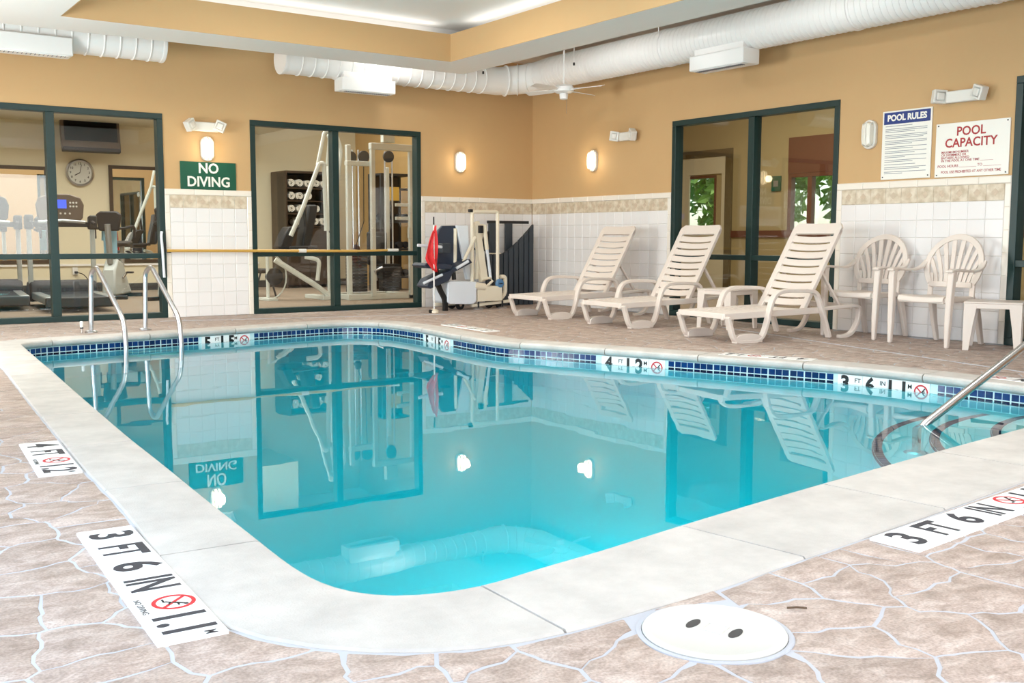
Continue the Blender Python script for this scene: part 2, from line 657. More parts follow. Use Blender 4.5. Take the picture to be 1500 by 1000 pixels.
X0, X1, Y0, Y1 = -10.2, 0.0, -14.0, 0.0
def floor_ring(z):
    """deck bed from under the coping outwards, as one ring of faces"""
    c = V((-5.3, -6.2, 0))
    mb = MB()
    inner = off(.12)
    vs = []
    for p in inner:
        d = (p - c).normalized()
        q = c + d * 11.0
        q.x = min(max(q.x, X0 - .1), X1 + .1)
        q.y = min(max(q.y, Y0 - .1), Y1 + .1)
        vs += [(p.x, p.y, z), (c.x + d.x * 11.0, c.y + d.y * 11.0, z)]
    n = len(inner)
    mb.add(vs, [(2 * k, 2 * k + 1, 2 * ((k + 1) % n) + 1, 2 * ((k + 1) % n)) for k in range(n)])
    return mb
floor = structure('floor', floor_ring(-0.0022), 'joint', smooth=False)
floor['label'] = 'stamped flagstone pool deck around the swimming pool'

def clip(poly, px, py, nx, ny):
    out = []
    n = len(poly)
    for i in range(n):
        a, b = poly[i], poly[(i + 1) % n]
        da = (a[0] - px) * nx + (a[1] - py) * ny
        db = (b[0] - px) * nx + (b[1] - py) * ny
        if da <= 0:
            out.append(a)
        if da * db < 0:
            t = da / (da - db)
            out.append((a[0] + (b[0] - a[0]) * t, a[1] + (b[1] - a[1]) * t))
    return out

def build_stones():
    cell = 0.225
    sites = {}
    i0, i1 = int(X0 / cell) - 1, int(X1 / cell) + 1
    j0, j1 = int(Y0 / cell) - 1, int(Y1 / cell) + 1
    rnd = random.Random(3)
    for i in range(i0, i1 + 1):
        for j in range(j0, j1 + 1):
            sites[(i, j)] = ((i + .5 + rnd.uniform(-.43, .43)) * cell * 1.12, (j + .5 + rnd.uniform(-.43, .43)) * cell)
    def warp(p):
        q = V((p[0] * 9, p[1] * 9, 0.3))
        r = V((p[0] * 23, p[1] * 23, 5.3))
        return (p[0] + .034 * noise.noise(q) + .017 * noise.noise(r), p[1] + .034 * noise.noise(q + V((7, 3, 9))) + .017 * noise.noise(r + V((2, 8, 1))))
    hole = (-7.21, -10.66, .186)
    info = {}
    for key in list(sites):
        sx, sy = sites[key]
        best = min(range(0, NP, 3), key=lambda k: (OUT[k].x - sx) ** 2 + (OUT[k].y - sy) ** 2)
        best = min([(best + d) % NP for d in range(-3, 4)], key=lambda k: (OUT[k].x - sx) ** 2 + (OUT[k].y - sy) ** 2)
        sd = (V((sx, sy, 0)) - OUT[best]).dot(NORM[best])
        if sd < -.10 or inside(INN, sx, sy):
            del sites[key]
            continue
        if sd < .07:
            sx, sy = sx + NORM[best].x * (.07 - sd), sy + NORM[best].y * (.07 - sd)
            sd = .07
        e = hypot(sx - hole[0], sy - hole[1])
        if e < hole[2] + .06:
            q = (hole[2] + .06) / max(e, .01)
            sx, sy = hole[0] + (sx - hole[0]) * q, hole[1] + (sy - hole[1]) * q
        sites[key] = (sx, sy)
        info[key] = (best, sd)
    keep = []
    for (i, j), (sx, sy) in sites.items():
        if not (X0 < sx < X1 and Y0 < sy < Y1):
            continue
        best, sd = info[(i, j)]
        nn = NORM[best]
        poly = [(sx - .6, sy - .6), (sx + .6, sy - .6), (sx + .6, sy + .6), (sx - .6, sy + .6)]
        for di in range(-3, 4):
            for dj in range(-3, 4):
                if (di or dj) and (i + di, j + dj) in sites:
                    ox, oy = sites[(i + di, j + dj)]
                    nx, ny = ox - sx, oy - sy
                    if nx * nx + ny * ny < 1.4:
                        poly = clip(poly, (sx + ox) / 2, (sy + oy) / 2, nx, ny)
        # subdivide + warp
        fine = []
        n = len(poly)
        for k in range(n):
            a, b = poly[k], poly[(k + 1) % n]
            l = hypot(b[0] - a[0], b[1] - a[1])
            if l < .012:
                fine.append(a)
                continue
            m = max(1, min(6, int(l / .035)))
            fine += [(a[0] + (b[0] - a[0]) * q / m, a[1] + (b[1] - a[1]) * q / m) for q in range(m)]
        fine = [warp(p) for p in fine]
        # trim against the room and the coping
        for px, py, nx, ny in ((X1 - .005, 0, 1, 0), (X0 + .005, 0, -1, 0), (0, Y1 - .005, 0, 1), (0, Y0 + .005, 0, -1)):
            fine = clip(fine, px, py, nx, ny)
        def trim(fine, ox, oy, nx, ny, snap):
            """cut along the tangent at (ox, oy), then bend the new edge onto the curve"""
            fine = clip(fine, ox, oy, -nx, -ny)
            res = []
            n = len(fine)
            for k in range(n):
                a, b = fine[k], fine[(k + 1) % n]
                ea = abs((a[0] - ox) * nx + (a[1] - oy) * ny) < 1e-5
                eb = abs((b[0] - ox) * nx + (b[1] - oy) * ny) < 1e-5
                if ea and eb:
                    res += [snap((a[0] + (b[0] - a[0]) * q / 6, a[1] + (b[1] - a[1]) * q / 6)) for q in range(7)]
                elif not (ea and abs((fine[k - 1][0] - ox) * nx + (fine[k - 1][1] - oy) * ny) < 1e-5):
                    res.append(a)
            return res
        if sd < .6 and len(fine) > 2:
            def snap(p):
                k = min(range(best - 60, best + 61), key=lambda q: (OUT[q % NP].x - p[0]) ** 2 + (OUT[q % NP].y - p[1]) ** 2) % NP
                e = (p[0] - OUT[k].x) * NORM[k].x + (p[1] - OUT[k].y) * NORM[k].y
                return (p[0] + NORM[k].x * (.005 - e), p[1] + NORM[k].y * (.005 - e))
            fine = trim(fine, OUT[best].x + nn.x * .005, OUT[best].y + nn.y * .005, nn.x, nn.y, snap if hypot(sx - hole[0], sy - hole[1]) > .50 else (lambda p: p))
        d = hypot(sx - hole[0], sy - hole[1])
        if d < .8 and len(fine) > 2:
            nx, ny = (sx - hole[0]) / d, (sy - hole[1]) / d
            def snap2(p):
                e = hypot(p[0] - hole[0], p[1] - hole[1])
                return (hole[0] + (p[0] - hole[0]) * hole[2] / e, hole[1] + (p[1] - hole[1]) * hole[2] / e)
            fine = trim(fine, hole[0] + nx * hole[2], hole[1] + ny * hole[2], nx, ny, snap2 if sd > .16 else (lambda p: p))
        if len(fine) < 3:
            continue
        ar = abs(sum(fine[k][0] * fine[(k + 1) % len(fine)][1] - fine[(k + 1) % len(fine)][0] * fine[k][1] for k in range(len(fine)))) / 2
        if ar < .004:
            continue
        cx = sum(p[0] for p in fine) / len(fine)
        cy = sum(p[1] for p in fine) / len(fine)
        keep.append((hypot(cx + 8.99, cy + 12.35), cx, cy, fine))
    keep.sort(key=lambda k: k[0])
    cam = (-8.99, -12.35)
    fx, fy = sin(.61), cos(.61)
    def in_view(cx, cy):
        dx, dy = cx - cam[0], cy - cam[1]
        d = dx * fx + dy * fy
        s = dx * fy - dy * fx
        return d > 1.9 and abs(s) < d * .55 + .1
    stuff = MB()
    n = 0
    for dist, cx, cy, fine in keep:
        joint = .0042 + rnd.uniform(0, .0025)
        def ring(inset, z):
            out = []
            for p in fine:
                dx, dy = p[0] - cx, p[1] - cy
                l = hypot(dx, dy)
                q = max(l - inset, l * .5) / max(l, 1e-6)
                out.append((cx + dx * q, cy + dy * q, z))
            return out
        dz = rnd.uniform(-.0006, .0004)
        r0, r1, r2 = ring(joint, -.005), ring(joint + .0005, -.0014 + dz), ring(joint + .005, dz)
        mm = len(fine)
        fs = [(k, (k + 1) % mm, mm + (k + 1) % mm, mm + k) for k in range(mm)]
        fs += [(mm + k, mm + (k + 1) % mm, 2 * mm + (k + 1) % mm, 2 * mm + k) for k in range(mm)]
        fs += [tuple(2 * mm + k for k in range(mm))]
        vis = in_view(cx, cy)
        if n < 290 and vis:
            mb = MB().add([(p[0] - cx, p[1] - cy, p[2]) for p in r0 + r1 + r2], fs)
            o = mb.build('flagstone', 'stone', floor)
            o.location = (cx, cy, 0)
            n += 1
        elif vis or dist < 14:
            stuff.add(r0 + r1 + r2, fs)
    if stuff.v:
        o = stuff.build('flagstone', 'stone', floor)
        o['kind'] = 'stuff'
build_stones()

# pale control joints cast into the deck beside the loungers
mb = MB()
for a, b in (((-.80, -4.6), (-1.30, -6.54)), ((-1.30, -6.54), (-1.95, -9.2)), ((-5.6, -.50), (-2.3, -1.35))):
    d = V((b[0] - a[0], b[1] - a[1], 0))
    mb.box(((a[0] + b[0]) / 2, (a[1] + b[1]) / 2, 0.0005), (d.length, .012, .006), atan2(d.y, d.x))
mb.build('control_joint', 'joint', floor)

# ------------------------------------------------------------------ swimming pool
pool = thing('swimming_pool', 'turquoise indoor swimming pool with pale stone coping and blue tiled waterline', 'pool')
def floor_z(x, y):
    t = min(max((y + 9.3) / 6.0, 0), 1)
    t = t * t * (3 - 2 * t)
    return -1.2 - .5 * t
def basin():
    mb = MB()
    levels = [(-.05, .05), (-.06, .028), (-.22, .028), (-.24, .02), (-.9, .02), (-1.05, .0)]
    rings = []
    for z, d in levels:
        rings.append([(INN[i] + NORM[i] * d) + V((0, 0, z)) for i in range(NP)])
    rings.append([V((p.x, p.y, floor_z(p.x, p.y))) for p in off(-.12)])
    mb.loft(rings, caps=False)
    base = off(-.12)
    xs = [base[i] for i in range(0, NP, 2)]
    tris = tessellate_polygon([[p.copy() for p in base]])
    mb.add([(p.x, p.y, floor_z(p.x, p.y)) for p in base], tris)
    return mb
bas = basin().build('basin', 'plaster', pool, ang=60)

# water body (closed volume; its sides stand just behind the pool wall)
mb = MB()
wr = off(.026)
n = len(wr)
tr = tessellate_polygon([[p.copy() for p in wr]])
mb.add([(p.x, p.y, ZW) for p in wr] + [(p.x, p.y, -2.2) for p in wr],
       [t for t in tr] + [tuple(n + i for i in reversed(t)) for t in tr] + [(i, (i + 1) % n, n + (i + 1) % n, n + i) for i in range(n)])
mb.build('water', 'water', pool, smooth=False)

# coping stones: bull-nosed segments with a joint between them
def coping():
    step = PERIM / NP
    i = min(range(NP), key=lambda k: (INN[k].x + 7.47) ** 2 + (INN[k].y + 10.05) ** 2)
    start = i
    segs = []
    done = 0
    rnd = random.Random(5)
    while done < NP:
        ln = int(round(rnd.uniform(.85, .95) / step))
        ln = min(ln, NP - done)
        if NP - done - ln < 12:
            ln = NP - done
        segs.append((start + done, start + done + ln))
        done += ln
    for a, b in segs:
        mb = MB()
        secs = []
        for k in range(a, b + 1):
            w = RING[k % NP][2]
            p = INN[k % NP]
            q = NORM[k % NP]
            sh = V((0, 0, 0))
            if k in (a, b):
                k2 = (k + (1 if k == a else -1)) % NP
                sh = (INN[k2] - p).normalized() * .004
            z = .006
            prof = [(w, -.09), (w, z - .006), (w - .006, z), (.030, z), (.014, z - .004), (.004, z - .014), (0, z - .03), (.004, z - .046), (.014, z - .058), (.03, z - .066), (.07, z - .066), (.07, -.09)]
            secs.append([p + q * d + V((0, 0, h)) + sh for d, h in prof])
        mb.loft(secs)
        c = INN[((a + b) // 2) % NP]
        mb.v = [(v[0] - c.x, v[1] - c.y, v[2]) for v in mb.v]
        o = mb.build('coping_stone', 'coping', pool, ang=30)
        o.location = (c.x, c.y, 0)
coping()

# waterline mosaic: three rows of small blue tiles; marker plates interrupt them
FINE, _ = resample([(p.x, p.y) for p in off(.0275)], 4000)
FL = [0.0]
for k in range(len(FINE)):
    a, b = FINE[k], FINE[(k + 1) % len(FINE)]
    FL.append(FL[-1] + hypot(b[0] - a[0], b[1] - a[1]))
def at_s(s):
    s %= FL[-1]
    k = int(s / FL[-1] * len(FINE)) % len(FINE)
    a, b = FINE[k], FINE[(k + 1) % len(FINE)]
    t = V((b[0] - a[0], b[1] - a[1], 0)).normalized()
    return V((a[0], a[1], 0)), t, V((t.y, -t.x, 0)) * SGN
def s_near(x, y):
    k = min(range(len(FINE)), key=lambda i: (FINE[i][0] - x) ** 2 + (FINE[i][1] - y) ** 2)
    return FL[k]
MARK = []   # (s centre, half length, inscription)
for (ax, ay), (bx, by), txt in (((-5.60, -1.95), (-5.05, -1.88), '5'), ((-3.57, -2.95), (-3.66, -3.60), '5b'),
                                ((-3.29, -5.54), (-3.09, -6.12), '4'), ((-2.56, -7.46), (-2.51, -8.18), '3')):
    sa, sb = s_near(ax, ay), s_near(bx, by)
    MARK.append(((sa + sb) / 2, abs(sb - sa) / 2, txt))
PITCH = .0575
ROWS = [(-.0865, .0445, 'tile_blue'), (-.1385, .0445, 'tile_navy'), (-.1905, .0445, 'tile_blue')]
def tile_mesh(m, h):
    return MB().box((0, 0, 0), (.0498, .004, h)).mesh('waterline_tile', m, smooth=False)
TM = [tile_mesh(m, h) for z, h, m in ROWS]
sA, sB = s_near(-7.35, -2.42), s_near(-2.5, -9.2)
def mosaic():
    nt = int(FL[-1] / PITCH)
    pitch = FL[-1] / nt
    spots = []
    for k in range(nt):
        s = (k + .5) * pitch
        if any(abs(s - c) < h + .028 for c, h, _ in MARK):
            continue
        p, t, nn = at_s(s)
        lo, hi = min(sA, sB), max(sA, sB)
        seen = lo <= s <= hi if (hi - lo) < FL[-1] / 2 + 2 else not (lo <= s <= hi)
        spots.append((hypot(p.x + 8.99, p.y + 12.35), p, t, nn, seen))
    spots.sort(key=lambda q: q[0])
    left = [300 - 6, 300 - 6]
    stuff = [MB(), MB(), MB()]
    budget = 296
    vis = [q for q in spots if q[4]]
    rest = [q for q in spots if not q[4]]
    single = set()
    for q in vis:
        if budget > 0:
            single.add((id(q), 0)); budget -= 1
    for q in vis:
        if budget > 0:
            single.add((id(q), 1)); budget -= 1
    for q in vis + rest:
        _, p, t, nn, seen = q
        ang = atan2(t.y, t.x)
        for r, (z, h, m) in enumerate(ROWS):
            if (id(q), r) in single:
                o = link('waterline_tile', TM[r], pool, (p.x, p.y, z), (0, 0, ang))
            else:
                stuff[r].box((p.x, p.y, z), (.0498, .004, h), ang)
    for r, sfx in enumerate(('dry', 'wet', 'submerged')):
        if stuff[r].v:
            o = stuff[r].build('waterline_tile', ROWS[r][2], pool, smooth=False)
            o['kind'] = 'stuff'
mosaic()

def no_diving(parent, c, R, r, h=0.0008):
    """red ring with slash over a black diver; R columns = right, up, outward"""
    R3 = Matrix(R)
    def P(x, y, z=0):
        return V(c) + R3 @ V((x, y, z))
    mb = MB()
    n = 28
    secs = []
    for k in range(n):
        a = 2 * pi * k / n
        secs.append([P(cos(a) * r, sin(a) * r, 0), P(cos(a) * r, sin(a) * r, h), P(cos(a) * r * .8, sin(a) * r * .8, h), P(cos(a) * r * .8, sin(a) * r * .8, 0)])
    mb.loft(secs, False, True)
    w = r * .09
    d = r * .58
    q = w * .7
    mb.add([P(-d - q, d - q, h), P(-d + q, d + q, h), P(d + q, -d + q, h), P(d - q, -d - q, h)], [(0, 1, 2, 3)])
    mb.build('prohibition_ring', 'red', parent, smooth=False)
    mb = MB()
    def bar(x0, y0, x1, y1, w):
        dx, dy = x1 - x0, y1 - y0
        l = hypot(dx, dy)
        nx, ny = -dy / l * w / 2, dx / l * w / 2
        mb.add([P(x0 + nx, y0 + ny, h * 1.3), P(x1 + nx, y1 + ny, h * 1.3), P(x1 - nx, y1 - ny, h * 1.3), P(x0 - nx, y0 - ny, h * 1.3)], [(0, 1, 2, 3)])
    bar(-.55 * r, -.42 * r, -.1 * r, -.42 * r, .1 * r)
    bar(-.2 * r, -.36 * r, .15 * r, .02 * r, .13 * r)
    bar(.1 * r, 0, .42 * r, .40 * r, .15 * r)
    bar(.2 * r, .14 * r, .55 * r, .12 * r, .09 * r)
    bar(-.05 * r, -.12 * r, .28 * r, -.3 * r, .1 * r)
    mb.add([P(.48 * r + .11 * r * cos(k * pi / 5), .46 * r + .11 * r * sin(k * pi / 5), h * 1.3) for k in range(10)], [tuple(range(10))])
    mb.build('diver_figure', 'ink_black', parent, smooth=False)

def waterline_markers():
    where = {'5': 'right of the pool ladder', '5b': 'on the pool wall below the lift', '4': 'below the loungers', '3': 'beside the handrail'}
    says = {'5': '5 FT 1.5 M', '5b': '5 FT 1.5 M', '4': '4 FT 1.2 M', '3': '3 FT 6 IN 1.1 M'}
    for c, hl, key in MARK:
        p, t, nn = at_s(c)
        # text direction as read from inside the pool
        right = -t if SGN > 0 else t
        inward = -nn
        right = V((0, 0, 1)).cross(inward)
        o = thing('depth_marker', 'waterline depth tile reading %s, %s' % (says[key], where[key]), 'depth marker', (p.x, p.y, 0), 0, 'depth tiles at the waterline')
        zc, hh = -.129, .138
        items = {'5': ['5', 'FT', '1.5', 'M', 'S'], '4': ['4', 'FT', '1.2', 'M', 'S'], '3': ['3', 'FT', '6', 'IN', '1.1', 'M', 'S']}[key[0]]
        wd = {'S': .15, '5': .14, '4': .14, '3': .14, '6': .14, 'FT': .09, 'IN': .09, 'M': .06, '1.5': .16, '1.2': .16, '1.1': .17}
        tot = sum(wd[i] for i in items)
        k = 2 * hl / tot
        # plates
        groups = []
        x = -hl
        # each plate carries one figure; plates follow the curve of the wall
        np_ = len([i for i in items if i not in ('FT', 'IN', 'M')])
        cur = 0.0
        plates = []
        for i in items:
            if i in ('FT', 'IN', 'M'):
                plates[-1][1] += wd[i] * k
                plates[-1][2].append((i, wd[i] * k))
            else:
                plates.append([0, wd[i] * k, [(i, wd[i] * k)]])
        xx = -hl
        for pl in plates:
            mid = xx + pl[1] / 2
            # s direction matching 'right'
            sgn = 1 if t.dot(right) > 0 else -1
            pp, tt, n2 = at_s(c + sgn * mid)
            inn = -n2
            rt = V((0, 0, 1)).cross(inn)
            base = pp - p + inn * .004
            mb = MB()
            mb.box(base + V((0, 0, zc)), (pl[1] - .003, .008, hh), atan2(rt.y, rt.x))
            mb.build('plate', 'marker', o)
            R = cols(rt, V((0, 0, 1)), inn)
            fr = base + inn * .0046
            xs = -pl[1] / 2
            for s, w in pl[2]:
                cx = xs + w / 2
                if s == 'S':
                    no_diving(o, fr + rt * cx + V((0, 0, zc)), R, .054)
                elif s in ('FT', 'IN', 'M'):
                    lettering('lettering', s, .045, 'ink_black', o, fr + rt * cx + V((0, 0, zc + .030)), R, .0006)
                else:
                    lettering('digits', s, .155, 'ink_black', o, fr + rt * cx + V((0, 0, zc + .0)), R, .006, .95)
                xs += w
            xx += pl[1]
waterline_markers()

# steps in the shallow corner: three quarter-round treads edged with navy tiles
SC = V((-2.6, -10.2, 0))
for r, z, name in ((1.95, -.90, 'low'), (1.63, -.65, 'mid'), (1.30, -.40, 'top')):
    mb = MB()
    a0, a1, n = radians(60), radians(185), 48
    poly = [(SC.x, SC.y)] + [(SC.x + r * cos(a0 + (a1 - a0) * k / n), SC.y + r * sin(a0 + (a1 - a0) * k / n)) for k in range(n + 1)]
    mb.prism(poly, -1.6, z, 'XY')
    st = mb.build('step', 'plaster', pool)
    tm = MB().box((0, 0, 0), (.05, .045, .006)).mesh('nosing_tile', 'nosing', smooth=False)
    tv = MB().box((0, 0, 0), (.006, .045, .05)).mesh('nosing_tile', 'nosing', smooth=False)
    m = int(r * (a1 - a0) / .052)
    for k in range(m):
        a = a0 + (a1 - a0) * (k + .5) / m
        p = V((SC.x + (r - .027) * cos(a), SC.y + (r - .027) * sin(a), z + .002))
        if not inside(off(.0), p.x, p.y):
            continue
        link('nosing_tile', tm, st, p, (0, 0, a))
        link('nosing_tile', tv, st, (SC.x + (r + .002) * cos(a), SC.y + (r + .002) * sin(a), z - .027), (0, 0, a))

# ------------------------------------------------------------------ walls
T = .15
HEAD = 2.39
WTOP = 4.1
W1, W2 = (-8.2, -5.36), (-4.30, -1.89)
R1, R2 = (-5.42, -2.94), (-9.6, -7.30)
mb = MB()
for a, b in ((X0 - T, W1[0]), (W1[1], W2[0]), (W2[1], X1 + T)):
    mb.span((a, 0, 0), (b, T, HEAD))
mb.span((X0 - T, 0, HEAD), (X1 + T, T, WTOP))
wall_back = structure('wall_back', mb, 'tan_paint', smooth=False)
mb = MB()
for a, b in ((R1[1], Y1), (R2[1], R1[0]), (Y0, R2[0])):
    mb.span((0, a, 0), (T, b, HEAD))
mb.span((0, Y0, HEAD), (T, Y1, WTOP))
wall_right = structure('wall_right', mb, 'tan_paint', smooth=False)
# left wall and the wall behind the camera, each with window openings
mb = MB()
LW = [(-11.4, -7.6), (-4.6, -1.8)]
for a, b in ((Y0, LW[0][0]), (LW[0][1], LW[1][0]), (LW[1][1], Y1)):
    mb.span((X0 - T, a, 0), (X0, b, HEAD))
mb.span((X0 - T, Y0, HEAD), (X0, Y1, WTOP))
for a, b in LW:
    mb.span((X0 - T, a, 0), (X0, b, .35))
structure('wall_left', mb, 'tan_paint', smooth=False)
mb = MB()
FW = (-9.2, -3.8)
for a, b in ((X0 - T, FW[0]), (FW[1], X1 + T)):
    mb.span((a, Y0 - T, 0), (b, Y0, HEAD))
mb.span((X0 - T, Y0 - T, HEAD), (X1 + T, Y0, WTOP))
mb.span((FW[0], Y0 - T, 0), (FW[1], Y0, .45))
structure('wall_front', mb, 'tan_paint', smooth=False)

# ceiling, tray beam with tan inner face
ZB, ZT, ZC = 3.0, 3.31, 3.46
structure('ceiling', MB().span((X0 - T, Y0 - T, ZC), (X1 + T, Y1 + T, ZC + .15)), 'white_paint', smooth=False)
BXL, BXR, BYB, BYF = -6.82, -2.55, -1.87, -11.2
OXR, OYB = -1.95, -1.2
mb = MB()
mb.span((X0, OYB, ZB), (OXR, BYB, ZT))
mb.span((BXR, BYB, ZB), (OXR, Y0, ZT))
mb.span((X0, BYB, ZB), (BXL, Y0, ZT))
mb.span((BXL, BYF, ZB), (BXR, Y0, ZT))
structure('trim_1', mb, 'white_paint', smooth=False)
# painted tan fascia boards on the inside of the tray
mb = MB()
mb.span((BXL, BYB - .012, ZB + .002), (BXR - .012, BYB, ZT + .004))
mb.span((BXR - .012, BYB, ZB + .002), (BXR, BYF, ZT + .004))
mb.span((BXL, BYB - .012, ZB + .002), (BXL + .012, BYF, ZT + .004))
structure('trim_2', mb, 'tan_paint', smooth=False)
# cove upstand
mb = MB()
mb.span((X0, BYB + .40, ZT), (OXR, OYB, ZC))
mb.span((BXR + .40, BYB + .40, ZT), (OXR, Y0, ZC))
mb.span((X0, BYB, ZT), (BXL - .40, Y0, ZC))
structure('trim_3', mb, 'white_paint', smooth=False)

# ------------------------------------------------------------------ window walls
def window(name, axis, lo, hi, z0, z1, mull, trans, sign, base=0.0, fw=.065, depth=.12, m='green_frame', glass='glass', inset=.05):
    """frame members one by one; axis 0: along x in plane y=base, axis 1: along y in plane x=base; sign = into the wall"""
    root = thing(name, None, None, kind='structure')
    def mem(nm, a, b, za, zb, d0, d1, mm, bev=.004):
        mb = MB()
        if axis == 0:
            mb.span((a, base + sign * d0, za), (b, base + sign * d1, zb))
        else:
            mb.span((base + sign * d0, a, za), (base + sign * d1, b, zb))
        o = mb.build(nm, mm, root, bevel=bev, smooth=False)
        return o
    d0, d1 = -.012, depth
    mem('head', lo, hi, z1 - fw, z1, d0, d1, m)
    mem('sill', lo, hi, z0, z0 + fw, d0, d1, m)
    mem('jamb', lo, lo + fw, z0 + fw, z1 - fw, d0, d1, m)
    mem('jamb', hi - fw, hi, z0 + fw, z1 - fw, d0, d1, m)
    edges = [lo + fw]
    for x in mull:
        mem('mullion', x - .045, x + .045, z0 + fw, z1 - fw, d0 + .008, d1, m)
        edges += [x - .045, x + .045]
    edges.append(hi - fw)
    for k in range(0, len(edges), 2):
        a, b = edges[k], edges[k + 1]
        zs = [z0 + fw]
        for z in trans:
            mem('transom', a, b, z - .03, z + .03, d0 + .008, d1, m)
            zs += [z - .03, z + .03]
        zs.append(z1 - fw)
        for q in range(0, len(zs), 2):
            mem('pane', a - .004, b + .004, zs[q] - .004, zs[q + 1] + .004, inset, inset + .008, glass, 0)
    return root
window('window_1', 0, W1[0], W1[1], 0, HEAD, [-6.585], [.735], 1)
window('window_2', 0, W2[0], W2[1], 0, HEAD, [-3.155], [.745], 1)
window('window_3', 1, R1[0], R1[1], 0, HEAD, [-4.215], [.735], 1)
window('window_4', 1, R2[0], R2[1], 0, HEAD, [-8.45], [.735], 1)
window('window_5', 1, LW[0][0], LW[0][1], .35, HEAD, [-9.5], [], -1, X0)
window('window_6', 1, LW[1][0], LW[1][1], .35, HEAD, [-3.2], [], -1, X0)
window('window_7', 0, FW[0], FW[1], .45, HEAD, [-7.4, -5.6], [], -1, Y0)

# ------------------------------------------------------------------ wainscot tiles (each tile its own piece)
def tile_piece(name, w, h, m, t=.012, ch=.004):
    """thin tile with chamfered rim, face towards -Y, centred"""
    mb = MB()
    hw, hh = w / 2, h / 2
    a = [(-hw, 0, -hh), (hw, 0, -hh), (hw, 0, hh), (-hw, 0, hh)]
    b = [(-hw, -t + ch, -hh), (hw, -t + ch, -hh), (hw, -t + ch, hh), (-hw, -t + ch, hh)]
    c = [(-hw + ch, -t, -hh + ch), (hw - ch, -t, -hh + ch), (hw - ch, -t, hh - ch), (-hw + ch, -t, hh - ch)]
    mb.loft([a, b, c])
    return mb.mesh(name, m, smooth=False)
DIA = MB().add([(-.036, 0, 0), (0, 0, -.036), (.036, 0, 0), (0, 0, .036), (-.036, -.002, 0), (0, -.002, -.036), (.036, -.002, 0), (0, -.002, .036)],
               [(4, 5, 6, 7), (0, 1, 5, 4), (1, 2, 6, 5), (2, 3, 7, 6), (3, 0, 4, 7)]).mesh('diamond_inlay', 'diamond', smooth=False)
def wainscot(wall, axis, lo, hi, edge_lo, edge_hi):
    """axis 0: back wall between x=lo..hi; axis 1: right wall between y=lo..hi (tiles face -x)"""
    rot = (0, 0, 0) if axis == 0 else (0, 0, -pi / 2)
    def put(me, u, z, nm, d=0.0):
        loc = (u, -d, z) if axis == 0 else (-d, u, z)
        return link(nm, me, wall, loc, rot)
    # grout bed
    mb = MB()
    if axis == 0:
        mb.span((lo, -.006, .0), (hi, .001, 1.50))
    else:
        mb.span((-.006, lo, .0), (.001, hi, 1.50))
    mb.build('grout_bed', 'grout', wall, smooth=False)
    a = lo + (.06 if edge_lo else .002)
    b = hi - (.06 if edge_hi else .002)
    n = max(1, round((b - a) / .168))
    p = (b - a) / n
    g = .0035
    body = tile_piece('tile', p - g, .168 - g, 'wall_tile')
    foot = tile_piece('tile', p - g, .126 - g, 'wall_tile')
    bord = tile_piece('border_tile', p - .002, .153 - g, 'border')
    for k in range(n):
        u = a + (k + .5) * p
        put(foot, u, .063, 'tile')
        for r in range(7):
            put(body, u, .126 + (r + .5) * .168, 'tile')
        bt = put(bord, u, 1.302 + .0765, 'border_tile')
        d = link('diamond_inlay', DIA, bt, (0, -.0118, 0))
    n2 = max(1, round((hi - lo) / .34))
    p2 = (hi - lo) / n2
    cap = tile_piece('cap_tile', p2 - .002, .070, 'cap_tile', .020, .008)
    for k in range(n2):
        put(cap, lo + (k + .5) * p2, 1.489, 'cap_tile')
    vt = tile_piece('edge_tile', .058, .207, 'cap_tile', .016, .006)
    for flag, u in ((edge_lo, lo + .029), (edge_hi, hi - .029)):
        if flag:
            for r in range(7):
                put(vt, u, (r + .5) * 1.452 / 7, 'edge_tile')
wainscot(wall_back, 0, W1[1], W2[0], True, True)
wainscot(wall_back, 0, W2[1], -.012, True, False)
wainscot(wall_right, 1, R1[1], -.012, True, False)
wainscot(wall_right, 1, R2[1], R1[0], True, True)

# ------------------------------------------------------------------ rooms beyond the glass
# exercise room
GY, GX0, GX1, GZ = 6.8, -10.2, .5, 4.0
structure('floor_2', MB().span((GX0, T, -.1), (GX1, GY, .0)), 'carpet', smooth=False)
structure('ceiling_2', MB().span((GX0, T, GZ), (GX1, GY, GZ + .1)), 'white_paint', smooth=False)
gym_back = structure('wall_gym_back', MB().span((GX0, GY, 0), (GX1, GY + .12, GZ)), 'gym_paint', smooth=False)
MB().span((GX0, GY - .02, 0), (GX1, GY, .13)).build('baseboard', 'gym_base', gym_back, smooth=False)
MB().span((GX0, GY - .03, .45), (-1.6, GY, .485)).build('chair_rail', 'white_paint', gym_back, smooth=False)
structure('wall_gym_right', MB().span((GX1, T, 0), (GX1 + .1, GY + .12, GZ)), 'gym_tan', smooth=False)
structure('wall_gym_left', MB().span((GX0 - .1, T, 0), (GX0, GY + .12, GZ)), 'gym_paint', smooth=False)
# dropped soffit along the back of the exercise room
structure('trim_4', MB().span((GX0, 5.3, 2.92), (-1.5, GY, GZ)), 'gym_paint', smooth=False)

